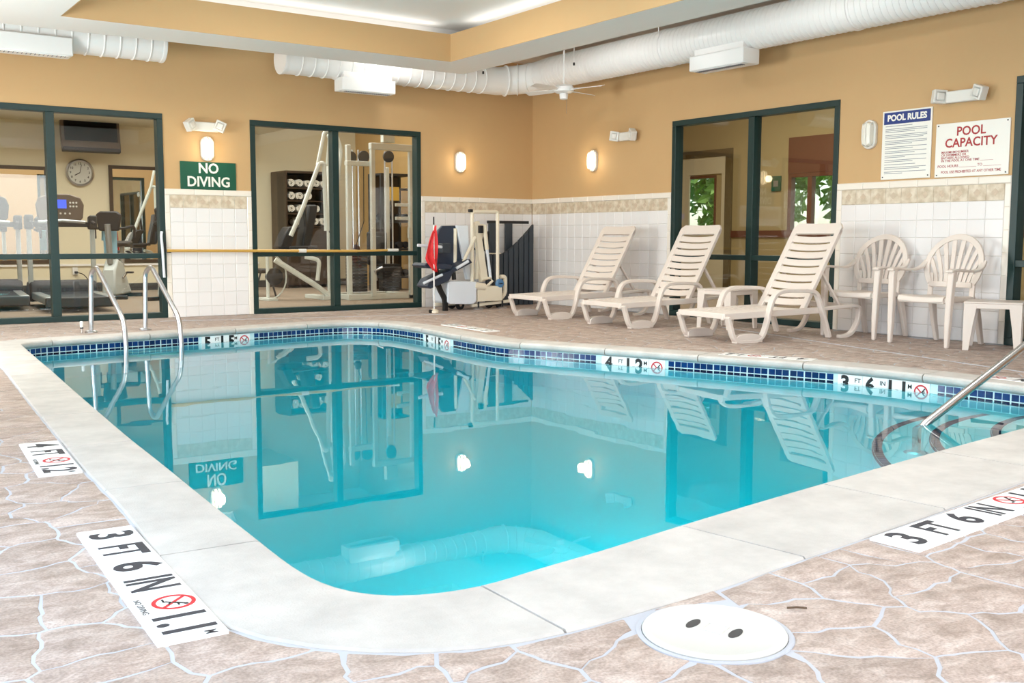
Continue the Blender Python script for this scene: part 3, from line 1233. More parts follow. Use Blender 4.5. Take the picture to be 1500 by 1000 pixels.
# lobby beyond the right wall
LX = 5.0
lob = structure('floor_3', MB().span((T, Y0, -.1), (LX, 4.0, .0)), 'carpet', smooth=False)
structure('ceiling_3', MB().span((T, Y0, 3.8), (LX, 4.0, 3.9)), 'white_paint', smooth=False)
structure('wall_lobby_back', MB().span((GX1 + .1, 3.9, 0), (LX, 4.0, 3.8)), 'lobby_paint', smooth=False)
structure('wall_lobby_front', MB().span((T, Y0, 0), (LX, Y0 + .1, 3.8)), 'lobby_paint', smooth=False)
OPN = [(-2.4, -.55, 1.0, 2.66), (1.12, 1.95, 1.1, 2.12), (-9.5, -6.0, .3, 2.4)]
mb = MB()
ys = sorted([Y0] + [v for o in OPN for v in o[:2]] + [4.0])
for a, b in zip(ys[::2], ys[1::2]):
    mb.span((LX, a, 0), (LX + .15, b, 3.8))
for a, b, z0, z1 in OPN:
    mb.span((LX, a, 0), (LX + .15, b, z0))
    mb.span((LX, a, z1), (LX + .15, b, 3.8))
wl_ = structure('wall_lobby_right', mb, 'lobby_paint', smooth=False)
MB().span((LX - .03, -5.5, .98), (LX, 3.9, 1.10)).build('chair_rail', 'wood_brown', wl_, smooth=False)
MB().span((LX - .02, -2.4, 2.06), (LX + .05, -.55, 2.66)).build('header_panel', 'wood_brown', wl_, smooth=False)
window('window_8', 1, -2.4, -.55, 1.0, 2.06, [-1.0], [], 1, LX, .07, .1, 'wood_brown')
window('window_9', 1, 1.12, 1.95, 1.1, 2.12, [], [], 1, LX, .05, .1, 'wood_brown')
window('window_10', 1, -9.5, -6.0, .3, 2.4, [-7.7], [], 1, LX, .06, .1, 'wood_brown')

dr_ = thing('door_1', None, None, (LX - .005, 1.36, 0), 0, kind='structure')
mb = MB()
MB().span((-.03, .43, 0), (.005, .78, 2.45)).build('door_panel', 'gym_paint', dr_, smooth=False)
MB().span((-.03, -.50, 0), (.005, -.40, 2.45)).build('door_panel', 'gym_paint', dr_, smooth=False)
MB().span((-.03, -.40, 0), (.005, .43, 1.08)).build('door_panel', 'gym_paint', dr_, smooth=False)
MB().span((-.03, -.40, 2.14), (.005, .43, 2.45)).build('door_panel', 'gym_paint', dr_, smooth=False)
for a, b, z0, z1 in ((-.64, -.50, 0, 2.58), (.78, .92, 0, 2.58), (-.50, .78, 2.45, 2.58)):
    MB().span((-.05, a, z0), (.005, b, z1)).build('door_casing', 'casing', dr_, smooth=False)
# outdoors
structure('ground', MB().span((LX + .15, -30, -.3), (60, 30, -.2)), 'lawn', smooth=False)
def tree(loc, h, rad, label, seed):
    rnd = random.Random(seed)
    o = thing('tree', label, 'tree', loc, 0, 'trees outside the lobby windows')
    MB().tube([(0, 0, -.2), (.05, 0, h * .4), (0, .06, h * .75)], [.16, .12, .06], 8).build('trunk', 'bark', o)
    mb = MB()
    for k in range(2600):
        th, ph = rnd.uniform(0, 2 * pi), math.acos(rnd.uniform(-1, 1))
        rr = rad * rnd.uniform(.35, 1) ** .5
        c = V((rr * sin(ph) * cos(th), rr * sin(ph) * sin(th), h * .66 + rr * 1.15 * cos(ph)))
        s = rnd.uniform(.10, .22)
        q = Matrix.Rotation(rnd.uniform(0, 6.28), 3, V((rnd.uniform(-1, 1), rnd.uniform(-1, 1), rnd.uniform(-1, 1))).normalized())
        mb.add([c + q @ V((-s, 0, 0)), c + q @ V((0, -s * .5, .02)), c + q @ V((s, 0, 0)), c + q @ V((0, s * .5, .02))], [(0, 1, 2, 3)])
    f = mb.build('leaves', 'leaf', o, smooth=False)
    f['kind'] = 'stuff'
tree((9.6, 4.6, 0), 4.2, 1.7, 'leafy green tree outside the narrow lobby window', 1)
tree((8.6, -.2, 0), 3.8, 1.6, 'leafy green tree just outside the wide lobby window', 2)
tree((13.5, .3, 0), 5.4, 2.2, 'taller leafy tree standing farther back outside the wide lobby window', 4)
tree((9.8, -7.6, 0), 5.0, 2.0, 'leafy green tree outside the lobby window beyond the end door', 5)

p = thing('wall_plaque', 'small dark square plaque on the lobby wall seen through the right window', 'plaque', (4.985, -.30, 1.90))
MB().box((0, 0, 0), (.03, .2, .26)).build('panel', 'sign_green', p, bevel=.004)
MB().box((-.017, 0, 0), (.006, .10, .10)).build('insert', 'gym_silver', p)

# ------------------------------------------------------------------ ducts
def duct_rings(parent, spots, r, axis, w=.012):
    me = MB().lathe([(r - .004, -w), (r + .009, -w * .4), (r + .009, w * .4), (r - .004, w)], 28, axis=axis).mesh('seam_ring', 'duct_paint')
    for s in spots:
        link('seam_ring', me, parent, s)
DZ, DR = 3.18, .21
d = thing('spiral_duct', 'long white spiral air duct running along the right wall and turning at the corner', 'duct', (0, 0, 0))
path = [(-.42, y, DZ) for y in (-13.8, -10, -6, -3, -1.3)]
arc = [(-.42 - .5 + .5 * cos(a), -.92 + .5 * sin(a), DZ - .03 * k / 8) for k, a in enumerate([radians(q) for q in range(0, 91, 11)])]
MB().tube(path + [(-.42, -.95, DZ)], DR, 32).build('duct_run', 'duct_paint', d)
elb = [(-.42, -1.0, DZ), (-.42, -.92, DZ)] + [(-.92 + .5 * cos(radians(q)), -.92 + .5 * sin(radians(q)), DZ - .0009 * q) for q in range(10, 91, 10)] + [(-1.1, -.42, DZ - .081)]
rr = [DR + (.185 - DR) * k / (len(elb) - 1) for k in range(len(elb))]
MB().tube(elb, rr, 32).build('elbow', 'duct_paint', d)
BZ, BR = 3.10, .185
MB().tube([(-1.05, -.42, BZ), (-4.05, -.42, BZ)], BR, 32).build('duct_branch', 'duct_paint', d)
MB().lathe([(.01, -.012), (BR + .008, -.012), (BR + .010, 0), (BR + .006, .03)], 32, c=(-4.05, -.42, BZ), axis='X').build('end_cap', 'duct_paint', d)
duct_rings(d, [(-1.2 - .165 * k, -.42, BZ) for k in range(17)], BR, 'X')
for q in (15, 35, 55, 75):
    c = (-.92 + .5 * cos(radians(q)), -.92 + .5 * sin(radians(q)), DZ - .0009 * q)
    me = MB().lathe([(.195, -.012), (.212, -.004), (.212, .004), (.195, .012)], 28, axis='Y').mesh('seam_ring', 'duct_paint')
    link('seam_ring', me, d, c, (0, 0, radians(q)))
# close spiral corrugation of the long run, one continuous relief
mb = MB()
prof = [(DR - .003, -.006), (DR + .005, -.002), (DR + .005, .002), (DR - .003, .006)]
y = -1.05
while y > -8.6:
    mb.lathe(prof, 28, c=(-.42, y, DZ), axis='Y')
    y -= .068
o = mb.build('corrugation', 'duct_paint', d)
o['kind'] = 'stuff'
for yy in (-3.3, -5.9, -7.3):
    MB().lathe([(DR + .004, -.018), (DR + .011, -.014), (DR + .011, .014), (DR + .004, .018)], 32, c=(-.42, yy, DZ), axis='Y').build('joint_band', 'duct_paint', d)
for hx, hy, top in ((-.74, -1.9, ZC), (-.60, -3.3, ZC), (-.60, -6.1, ZC), (-1.30, -.66, ZC)):
    rod = MB().tube([(hx, hy, 3.16), (hx, hy, top)], .006, 6)
    h = rod.build('hanger_rod', 'white_enamel', d)
    MB().box((hx, hy, 3.15), (.018, .018, .035)).build('hanger_clip', 'black', h)
d2 = thing('spiral_duct', 'short white spiral air duct ending over the left window', 'duct', (0, 0, 0))
LZ, LR = 3.10, .19
MB().tube([(-9.9, -.42, LZ), (-5.46, -.42, LZ)], LR, 32).build('duct_run', 'duct_paint', d2)
MB().lathe([(LR + .004, -.03), (LR + .009, 0), (LR + .004, .012), (.01, .012)], 32, c=(-5.46, -.42, LZ), axis='X').build('end_cap', 'duct_paint', d2)
duct_rings(d2, [(-5.62 - .165 * k, -.42, LZ) for k in range(14)], LR, 'X')

def diffuser(label, loc, rz, L, D, H):
    """box register; local -y is the face"""
    o = thing('air_register', label, 'air vent', loc, rz, 'box registers on the ducts')
    MB().box((0, 0, 0), (L, D, H)).build('housing', 'white_enamel', o, bevel=.012)
    MB().box((0, -D / 2 + .07, -H / 2 - .002), (L - .08, .09, .006)).build('outlet_frame', 'white_enamel', o)
    me = MB().box((0, 0, 0), (.006, .07, .008)).mesh('louver', 'fine_ink')
    for k in range(24):
        link('louver', me, o, (-L / 2 + .07 + k * (L - .14) / 23, -D / 2 + .07, -H / 2 - .007))
    MB().box((0, -.01, H / 2 + .03), (L * .9, D * .6, .08)).build('saddle', 'duct_paint', o)
    return o
diffuser('white box register under the duct above the middle window', (-2.97, -.50, 2.845), 0, .74, .24, .165)
diffuser('white box register under the duct on the right wall', (-.50, -4.24, 2.895), -pi / 2, .80, .26, .165)
diffuser('white box register on the short duct above the left window', (-7.0, -.52, 2.94), 0, 1.10, .26, .19)

# ------------------------------------------------------------------ ceiling fan
f = thing('ceiling_fan', 'small white ceiling fan on a thin rod in front of the duct corner', 'fan', (-1.0, -2.03, 2.80))
MB().tube([(0, 0, .05), (0, 0, ZC - 2.80 - .03)], .011, 8).build('downrod', 'white_enamel', f)
MB().lathe([(.01, .66), (.05, .655), (.06, .62), (.02, .60)], 20).build('canopy', 'white_enamel', f)
MB().lathe([(.02, .06), (.09, .05), (.125, .02), (.125, -.03), (.09, -.05), (.02, -.055)], 24).build('motor', 'white_enamel', f)
MB().lathe([(.05, -.05), (.055, -.06), (.05, -.12), (.02, -.13)], 20).build('switch_housing', 'white_enamel', f)
MB().tube([(.03, -.02, -.12), (.03, -.02, -.30)], .003, 5).build('pull_chain', 'steel', f)
for k in range(4):
    a = radians(14 + 90 * k)
    R = Matrix.Rotation(a, 3, 'Z')
    secs = []
    for x, w in ((.10, .03), (.17, .045), (.22, .10), (.5, .13), (.57, .12), (.60, .08)):
        secs.append([R @ V((x, -w / 2, -.012 - .012)), R @ V((x, w / 2, .012 - .012)), R @ V((x, w / 2, .017 - .012)), R @ V((x, -w / 2, -.007 - .012))])
    MB().loft(secs).build('blade', 'white_enamel', f)

# ------------------------------------------------------------------ wall lamps, emergency lights, signs
def sconce(label, loc, rz, lit):
    o = thing('wall_lamp', label, 'wall lamp', loc, rz, 'oval wall lamps')
    def oval(w, h, n=40):
        pts = []
        r = w / 2
        for k in range(n):
            a = 2 * pi * k / n
            pts.append((r * cos(a), r * sin(a) + (h / 2 - r) * (1 if sin(a) >= 0 else -1)))
        return pts
    def ring(w, h, y):
        return [(p[0], y, p[1]) for p in oval(w, h)]
    MB().loft([ring(.16, .29, -.001), ring(.16, .29, -.03), ring(.15, .28, -.036)]).build('base', 'white_plastic', o)
    MB().loft([ring(.118, .245, -.034), ring(.115, .24, -.060), ring(.095, .215, -.078), ring(.05, .15, -.086)]).build('diffuser', 'lamp_lit' if lit else 'lamp_off', o)
    if True:
        mb = MB()
        mb.ribbon([(0, -.034, .125), (0, -.075, .115), (0, -.092, .06), (0, -.092, -.06), (0, -.075, -.115), (0, -.034, -.125)], (1, 0, 0), .014, .008)
        for dx in (-.045, .045):
            mb.ribbon([(dx, -.034, .115), (dx, -.070, .10), (dx, -.080, .05), (dx, -.080, -.05), (dx, -.070, -.10), (dx, -.034, -.115)], (1, 0, 0), .010, .008)
        mb.build('guard', 'white_plastic', o)
    if lit:
        l = bpy.data.lights.new('wall_lamp_bulb', 'POINT')
        l.energy = 2.6
        l.color = (1.0, .82, .55)
        l.shadow_soft_size = .06
        lo = bpy.data.objects.new('wall_lamp_bulb', l)
        COL.objects.link(lo)
        lo.parent = o
        lo.location = (0, -.16, -.02)
    return o
sconce('lit oval wall lamp above the NO DIVING sign', (-4.84, 0, 2.01), 0, True)
sconce('lit oval wall lamp on the back wall above the pool lift', (-1.26, 0, 2.01), 0, True)
sconce('lit oval wall lamp on the right wall near the corner', (0, -1.42, 2.0), -pi / 2, True)
sconce('unlit oval wall lamp beside the POOL RULES sign', (0, -5.80, 2.0), -pi / 2, False)

def emergency(label, loc, rz, L=.36, tl=(.5, -.55), tr=(-.35, .4)):
    o = thing('emergency_light', label, 'emergency light', loc, rz, 'twin-head emergency lights')
    MB().box((0, -.035, 0), (L, .07, .11)).build('housing', 'white_plastic', o, bevel=.012)
    for sx, (yaw, roll) in ((-1, tl), (1, tr)):
        M = Matrix.Translation((sx * L * .5, -.085, .01)) @ Matrix.Rotation(yaw, 4, 'Z') @ Matrix.Rotation(roll, 4, 'Y')
        mb = MB().box((0, 0, 0), (.125, .08, .125))
        mb.loft([[(x * .04, -.035, z * .04) for x, z in ((-1, -1), (1, -1), (1, 1), (-1, 1))], [(x * .03, -.05, z * .03) for x, z in ((-1, -1), (1, -1), (1, 1), (-1, 1))]])
        me = mb.mesh('lamp_head', 'white_plastic', smooth=False)
        me.transform(M)
        h = link('lamp_head', me, o, bevel=.010)
        me = MB().box((0, -.037, 0), (.085, .006, .085)).mesh('lens', 'lens')
        me.transform(M)
        link('lens', me, h)
        MB().tube([(sx * L * .42, -.03, 0), (sx * L * .48, -.085, 0)], .018, 10).build('swivel', 'white_plastic', o)
    return o
emergency('white twin-head emergency light above the lit wall lamp by the left window', (-4.88, -.002, 2.265), 0)
emergency('white twin-head emergency light on the right wall near the corner', (-.002, -2.12, 2.27), -pi / 2, .34, (.5, .15), (-.4, .5))
emergency('white twin-head emergency light above the POOL CAPACITY sign', (-.002, -6.80, 2.27), -pi / 2, .40, (.9, .1), (-.3, .35))

# NO DIVING sign
s = thing('sign', 'green NO DIVING sign on the wall over the tiled panel', 'sign', (-4.83, -.001, 1.69))
MB().box((0, -.006, -.005), (.68, .012, .335)).build('board', 'sign_green', s, bevel=.003)
lettering('lettering', 'NO', .165, 'sign_white', s, (0, -.0125, .082), R_BACK, .004, .95)
lettering('lettering', 'DIVING', .165, 'sign_white', s, (0, -.0125, -.078), R_BACK, .004, .95)
# POOL RULES
s = thing('sign', 'tall white POOL RULES board with a blue heading on the right wall', 'sign', (-.001, -6.215, 1.875))
MB().box((-.006, 0, 0), (.012, .545, .67)).build('board', 'sign_white', s, bevel=.003)
MB().box((-.0125, 0, .262), (.002, .51, .115)).build('heading_band', 'sign_blue', s)
lettering('heading', 'POOL RULES', .083, 'sign_white', s, (-.0137, 0, .262), R_RIGHT, .0035, .92)
rows = MB()
rnd = random.Random(11)
z = .185
for block in (1, 3, 3, 3, 2, 2, 2, 2, 1, 2, 2):
    for k in range(block):
        w = .46 if k < block - 1 else rnd.uniform(.18, .44)
        rows.box((-.0125, .235 - w / 2, z), (.001, w, .0055))
        z -= .0155
    z -= .012
rows.build('fine_print', 'fine_ink', s)
me = MB().lathe([(.001, -.003), (.007, -.003), (.007, 0)], 10, axis='X').mesh('screw', 'dark_metal')
for a, b in ((-.25, -.31), (.25, -.31)):
    link('screw', me, s, (-.0125, a, b))
# POOL CAPACITY
s = thing('sign', 'wide white POOL CAPACITY sign with red lettering on the right wall', 'sign', (-.001, -6.90, 1.785))
MB().box((-.006, 0, 0), (.012, .73, .50)).build('board', 'sign_white', s, bevel=.003)
lettering('heading', 'POOL', .115, 'sign_red', s, (-.0127, .01, .165), R_RIGHT, .0022, .95)
lettering('heading', 'CAPACITY', .115, 'sign_red', s, (-.0127, .01, .060), R_RIGHT, .0022, .95)
lettering('notice', 'MAXIMUM NUMBER\nOF SWIMMERS OR\nBATHERS ALLOWED\nIN THE POOL AT ONE TIME ________', .031, 'sign_red', s, (-.0127, .30, -.060), R_RIGHT, .0003, 1.0, 'LEFT', line=.85)
lettering('notice', 'POOL HOURS __________ TO __________', .034, 'sign_red', s, (-.0127, .02, -.150), R_RIGHT, .0003)
lettering('notice', 'POOL USE PROHIBITED AT ANY OTHER TIME', .034, 'sign_red', s, (-.0127, 0, -.205), R_RIGHT, .0003, .86)
for a, b in ((-.34, -.23), (.34, -.23), (-.34, .23), (.34, .23)):
    link('screw', me, s, (-.0125, a, b))

# ------------------------------------------------------------------ resin loungers
def lounger(label, loc, rz):
    o = thing('chaise_lounge', label, 'lounger', loc, rz, 'beige resin loungers along the right wall')
    HW = .36
    def zr(x):
        return .265 + .03 * min(x, 1.2) / 1.2 + (.02 if x > 1.2 else 0)
    # continuous side loops: front sled, arm, rear leg
    side = [(.03, .245), (.06, .17), (.10, .06), (.15, .018), (.24, .014), (.36, .014), (.44, .06), (.49, .18), (.525, .32), (.575, .42), (.66, .462), (.80, .468), (1.0, .46), (1.075, .44), (1.12, .37), (1.19, .20), (1.26, .012)]
    rear = [(1.16, .285), (1.42, .30), (1.60, .305), (1.655, .27), (1.64, .16), (1.57, .05), (1.48, .014), (1.40, .014)]
    for sy in (-1, 1):
        pts = catmull([(x, sy * (HW + .005), z) for x, z in side], 3, False)
        ws = [.060 + .02 * max(0, 1 - abs(p[0] - .26) / .2) * (p[2] < .1) for p in pts]
        arm = MB().ribbon(pts, (0, 1, 0), .062, .034)
        # broad floor runner
        arm.loft([[V((x, sy * HW - .034, 0)), V((x, sy * HW + .034, 0)), V((x, sy * HW + .034, h)), V((x, sy * HW - .034, h))] for x, h in ((.115, .05), (.15, .075), (.22, .085), (.32, .085), (.38, .075), (.425, .05))])
        a = arm.build('side_frame', 'resin', o, bevel=.006)
        pts = catmull([(x, sy * (HW - .01), z) for x, z in rear], 3, False)
        MB().ribbon(pts, (0, 1, 0), .055, .034).build('rear_runner', 'resin', o, bevel=.006)
        MB().ribbon([(x, sy * (HW - .035), zr(x) - .022) for x in (0, .3, .6, .9, 1.2)], (0, 1, 0), .035, .060).build('seat_rail', 'resin', o, bevel=.006)
    for x in (.02, 1.55):
        MB().box((x + .005, 0, zr(x) - .018), (.035, 2 * HW - .02, .055)).build('cross_bar', 'resin', o, bevel=.008)
    # seat slats
    pitch = .0805
    for k in range(12):
        x = .045 + pitch * (k + .5)
        secs = []
        for q in range(9):
            yy = (-1 + 2 * q / 8) * (HW - .02)
            dz = -.012 * (1 - (yy / HW) ** 2)
            z = zr(x) + .006 + dz
            h = pitch * .405
            secs.append([V((x - h, yy, z)), V((x + h, yy, z)), V((x + h, yy, z - .016)), V((x - h, yy, z - .016))])
        MB().loft(secs).build('seat_slat', 'resin', o, bevel=.003)
    # reclining back
    p0, ang, L = V((.99, 0, .30)), radians(60), .90
    u = V((cos(ang), 0, sin(ang)))
    nrm = V((-sin(ang), 0, cos(ang)))
    BW = .33
    def B(s, y, h):
        return p0 + u * s + V((0, y, 0)) + nrm * h
    for sy in (-1, 1):
        MB().loft([[B(s, sy * BW, .018), B(s, sy * (BW - .065), .012), B(s, sy * (BW - .065), -.020), B(s, sy * BW, -.022)] for s in (-.03, .3, .6, L - .04)]).build('back_stile', 'resin', o, bevel=.006)
    def topsec(y, r):
        yy = y
        s1 = L + .03 - (max(0, abs(y) - (BW - .06)) / .06) ** 2 * .05
        s0 = L - .095 + .012 * (1 - (y / BW) ** 2)
        dz = -.02 * (1 - (y / BW) ** 2)
        return [B(s0, yy, .016 + dz), B(s1, yy, .016 + dz), B(s1 + .004, yy, -.012 + dz), B(s0, yy, -.012 + dz)]
    MB().loft([topsec((-1 + 2 * q / 14) * BW, 0) for q in range(15)]).build('top_panel', 'resin', o, bevel=.004)
    for k in range(9):
        s0 = .03 + k * .0865
        secs = []
        for q in range(9):
            y = (-1 + 2 * q / 8) * (BW - .05)
            dz = -.022 * (1 - (y / BW) ** 2)
            ds = .010 * (1 - (y / BW) ** 2) * -1
            secs.append([B(s0 + ds, y, .014 + dz), B(s0 + .068 + ds, y, .014 + dz), B(s0 + .068 + ds, y, -.004 + dz), B(s0 + ds, y, -.004 + dz)])
        MB().loft(secs).build('back_slat', 'resin', o, bevel=.003)
    for sy in (-1, 1):
        MB().ribbon([B(.42, sy * .27, -.02), (1.46, sy * .28, .31)], (0, 1, 0), .035, .024).build('back_strut', 'resin', o, bevel=.004)
    return o
L1 = lounger('beige slatted resin lounger nearest the corner, beside the pool lift', (-1.84, -2.375, 0), radians(-2))
dup(L1, (-1.86, -3.81, 0), radians(-3), 'middle beige slatted resin lounger of the three, standing at the edge of the window')
dup(L1, (-2.06, -5.50, 0), radians(-8), 'beige slatted resin lounger closest to the armchairs, in front of the window mullion')

# ------------------------------------------------------------------ resin armchairs
def armchair(label, loc, rz):
    """faces -x; origin on the floor under the seat centre"""
    o = thing('resin_armchair', label, 'chair', loc, rz, 'fan-backed resin armchairs')
    # seat
    secs = []
    prof = [(-.27, .425), (-.255, .447), (-.20, .455), (-.05, .443), (.10, .436), (.20, .445)]
    for x, z in prof:
        w = .235 if x < 0 else .225 - .03 * x
        row_t, row_b = [], []
        for q in range(9):
            yy = (-1 + 2 * q / 8) * w
            dz = -.012 * (1 - (yy / w) ** 2)
            row_t.append(V((x, yy, z + dz)))
            row_b.append(V((x, yy, z + dz - .022)))
        secs.append(row_t + row_b[::-1])
    MB().loft(secs).build('seat', 'resin', o, bevel=.003)
    mb = MB()
    for sy in (-1, 1):
        mb.ribbon([(-.25, sy * .235, .415), (.2, sy * .22, .415)], (0, 1, 0), .03, .045)
    mb.ribbon([(-.245, -.235, .405), (-.245, .235, .405)], (1, 0, 0), .025, .04)
    mb.build('seat_apron', 'resin', o, bevel=.005)
    # front legs run up to the arms, rear legs splay backwards
    for sy in (-1, 1):
        secs = []
        for z, w, dx, dy in ((0, .036, 0, 0), (.2, .05, .005, 0), (.44, .055, .012, .004), (.62, .06, .02, .01), (.675, .06, .03, .01)):
            x, y = -.275 + dx, sy * (.295 + dy)
            secs.append([V((x - w / 2, y - w / 2, z)), V((x + w / 2, y - w / 2, z)), V((x + w / 2, y + w / 2, z)), V((x - w / 2, y + w / 2, z))])
        MB().loft(secs).build('front_leg', 'resin', o, bevel=.010)
        secs = []
        for z, w, dx, dy in ((0, .04, .13, -.02), (.2, .06, .075, -.02), (.42, .085, .02, -.03)):
            x, y = .19 + dx, sy * (.25 + dy)
            secs.append([V((x - w / 2, y - .02, z)), V((x + w / 2, y - .02, z)), V((x + w / 2, y + .02, z)), V((x - w / 2, y + .02, z))])
        MB().loft(secs).build('rear_leg', 'resin', o, bevel=.008)
        pts = catmull([(-.30, sy * .302, .672), (-.22, sy * .308, .684), (-.08, sy * .312, .676), (.06, sy * .312, .672), (.16, sy * .305, .70), (.222, sy * .292, .76)], 4, False)
        ws = [.07 - .02 * k / (len(pts) - 1) for k in range(len(pts))]
        MB().ribbon(pts, (0, 1, 0), ws, .022).build('arm', 'resin', o, bevel=.006)
    # arched rim of the back
    def lean(z):
        return .17 + (z - .45) * .22
    n = 26
    secs = []
    for k in range(n + 1):
        a = radians(-38) + (pi + radians(76)) * k / n
        ro, ri = 1.0, 1.0
        yo, zo = .302 * cos(a), .715 + .285 * sin(a)
        wi = .052 if k not in (0, n) else .04
        yi, zi = (.302 - wi) * cos(a), .715 + (.285 - wi) * sin(a)
        bow = lambda yy: .03 * (yy / .3) ** 2 * -1
        secs.append([V((lean(zo) + bow(yo) - .011, yo, zo)), V((lean(zi) + bow(yi) - .016, yi, zi)), V((lean(zi) + bow(yi) + .008, yi, zi)), V((lean(zo) + bow(yo) + .011, yo, zo))])
    MB().loft(secs).build('back_rim', 'resin', o, bevel=.004)
    # lower bar of the back and its two posts
    secs = []
    for q in range(9):
        y = (-1 + 2 * q / 8) * .215
        secs.append([V((lean(.53) - .016 - .02 * (y / .2) ** 2, y, .515)), V((lean(.53) - .016 - .02 * (y / .2) ** 2, y, .565)), V((lean(.53) + .008 - .02 * (y / .2) ** 2, y, .565)), V((lean(.53) + .008 - .02 * (y / .2) ** 2, y, .515))])
    MB().loft(secs).build('back_bar', 'resin', o, bevel=.005)
    for sy in (-1, 1):
        MB().ribbon([(.17, sy * .215, .42), (.18, sy * .215, .55), (.20, sy * .228, .64)], (0, 1, 0), .05, .022).build('back_post', 'resin', o, bevel=.005)
    # fan slats
    for k in range(8):
        t = -1 + 2 * (k + .5) / 8
        yb = t * .185
        a = pi / 2 - t * radians(84)
        yt, zt = (.302 - .035) * cos(a), .715 + (.285 - .035) * sin(a)
        secs = []
        for q in range(7):
            f_ = q / 6
            y = yb + (yt - yb) * f_ ** 1.5
            z = .55 + (zt - .55) * f_
            w = .017 + .006 * f_ * (1 - abs(t) * .5)
            x = lean(z) - .03 * (y / .3) ** 2
            secs.append([V((x - .009, y - w, z)), V((x - .009, y + w, z)), V((x + .005, y + w, z)), V((x + .005, y - w, z))])
        MB().loft(secs).build('slat', 'resin', o, bevel=.002)
    return o
A1 = armchair('beige fan-backed resin armchair beside the lounger', (-.37, -6.09, 0), 0)
dup(A1, (-.475, -6.93, 0), radians(-3), 'beige fan-backed resin armchair next to the small table at the end')

def side_table(label, loc, rz, h=.42, s=.46):
    o = thing('side_table', label, 'table', loc, rz, 'square resin side tables')
    MB().box((0, 0, h - .008), (s, s, .016)).build('table_top', 'resin', o, bevel=.006)
    mb = MB()
    for k in range(4):
        R = Matrix.Rotation(k * pi / 2, 3, 'Z')
        mb.box(R @ V((s / 2 - .012, 0, h - .035)), (.012, s - .03, .045), k * pi / 2)
    mb.build('apron', 'resin', o, bevel=.004)
    for sx in (-1, 1):
        for sy in (-1, 1):
            secs = []
            for z, w in ((0, .05), (h * .5, .075), (h - .016, .105)):
                t = .014
                x, y = sx * (s / 2 - .004), sy * (s / 2 - .004)
                # angle-shaped tapering leg
                secs.append([V((x, y, z)), V((x - sx * w, y, z)), V((x - sx * w, y - sy * t, z)), V((x - sx * t, y - sy * t, z)), V((x - sx * t, y - sy * w, z)), V((x, y - sy * w, z))])
            MB().loft(secs).build('leg', 'resin', o, bevel=.003)
    return o
T1 = side_table('small square beige resin table at the end beside the armchairs', (-.46, -7.455, 0), radians(27))
dup(T1, (-.80, -4.66, 0), radians(4), 'small square beige resin table between two loungers')

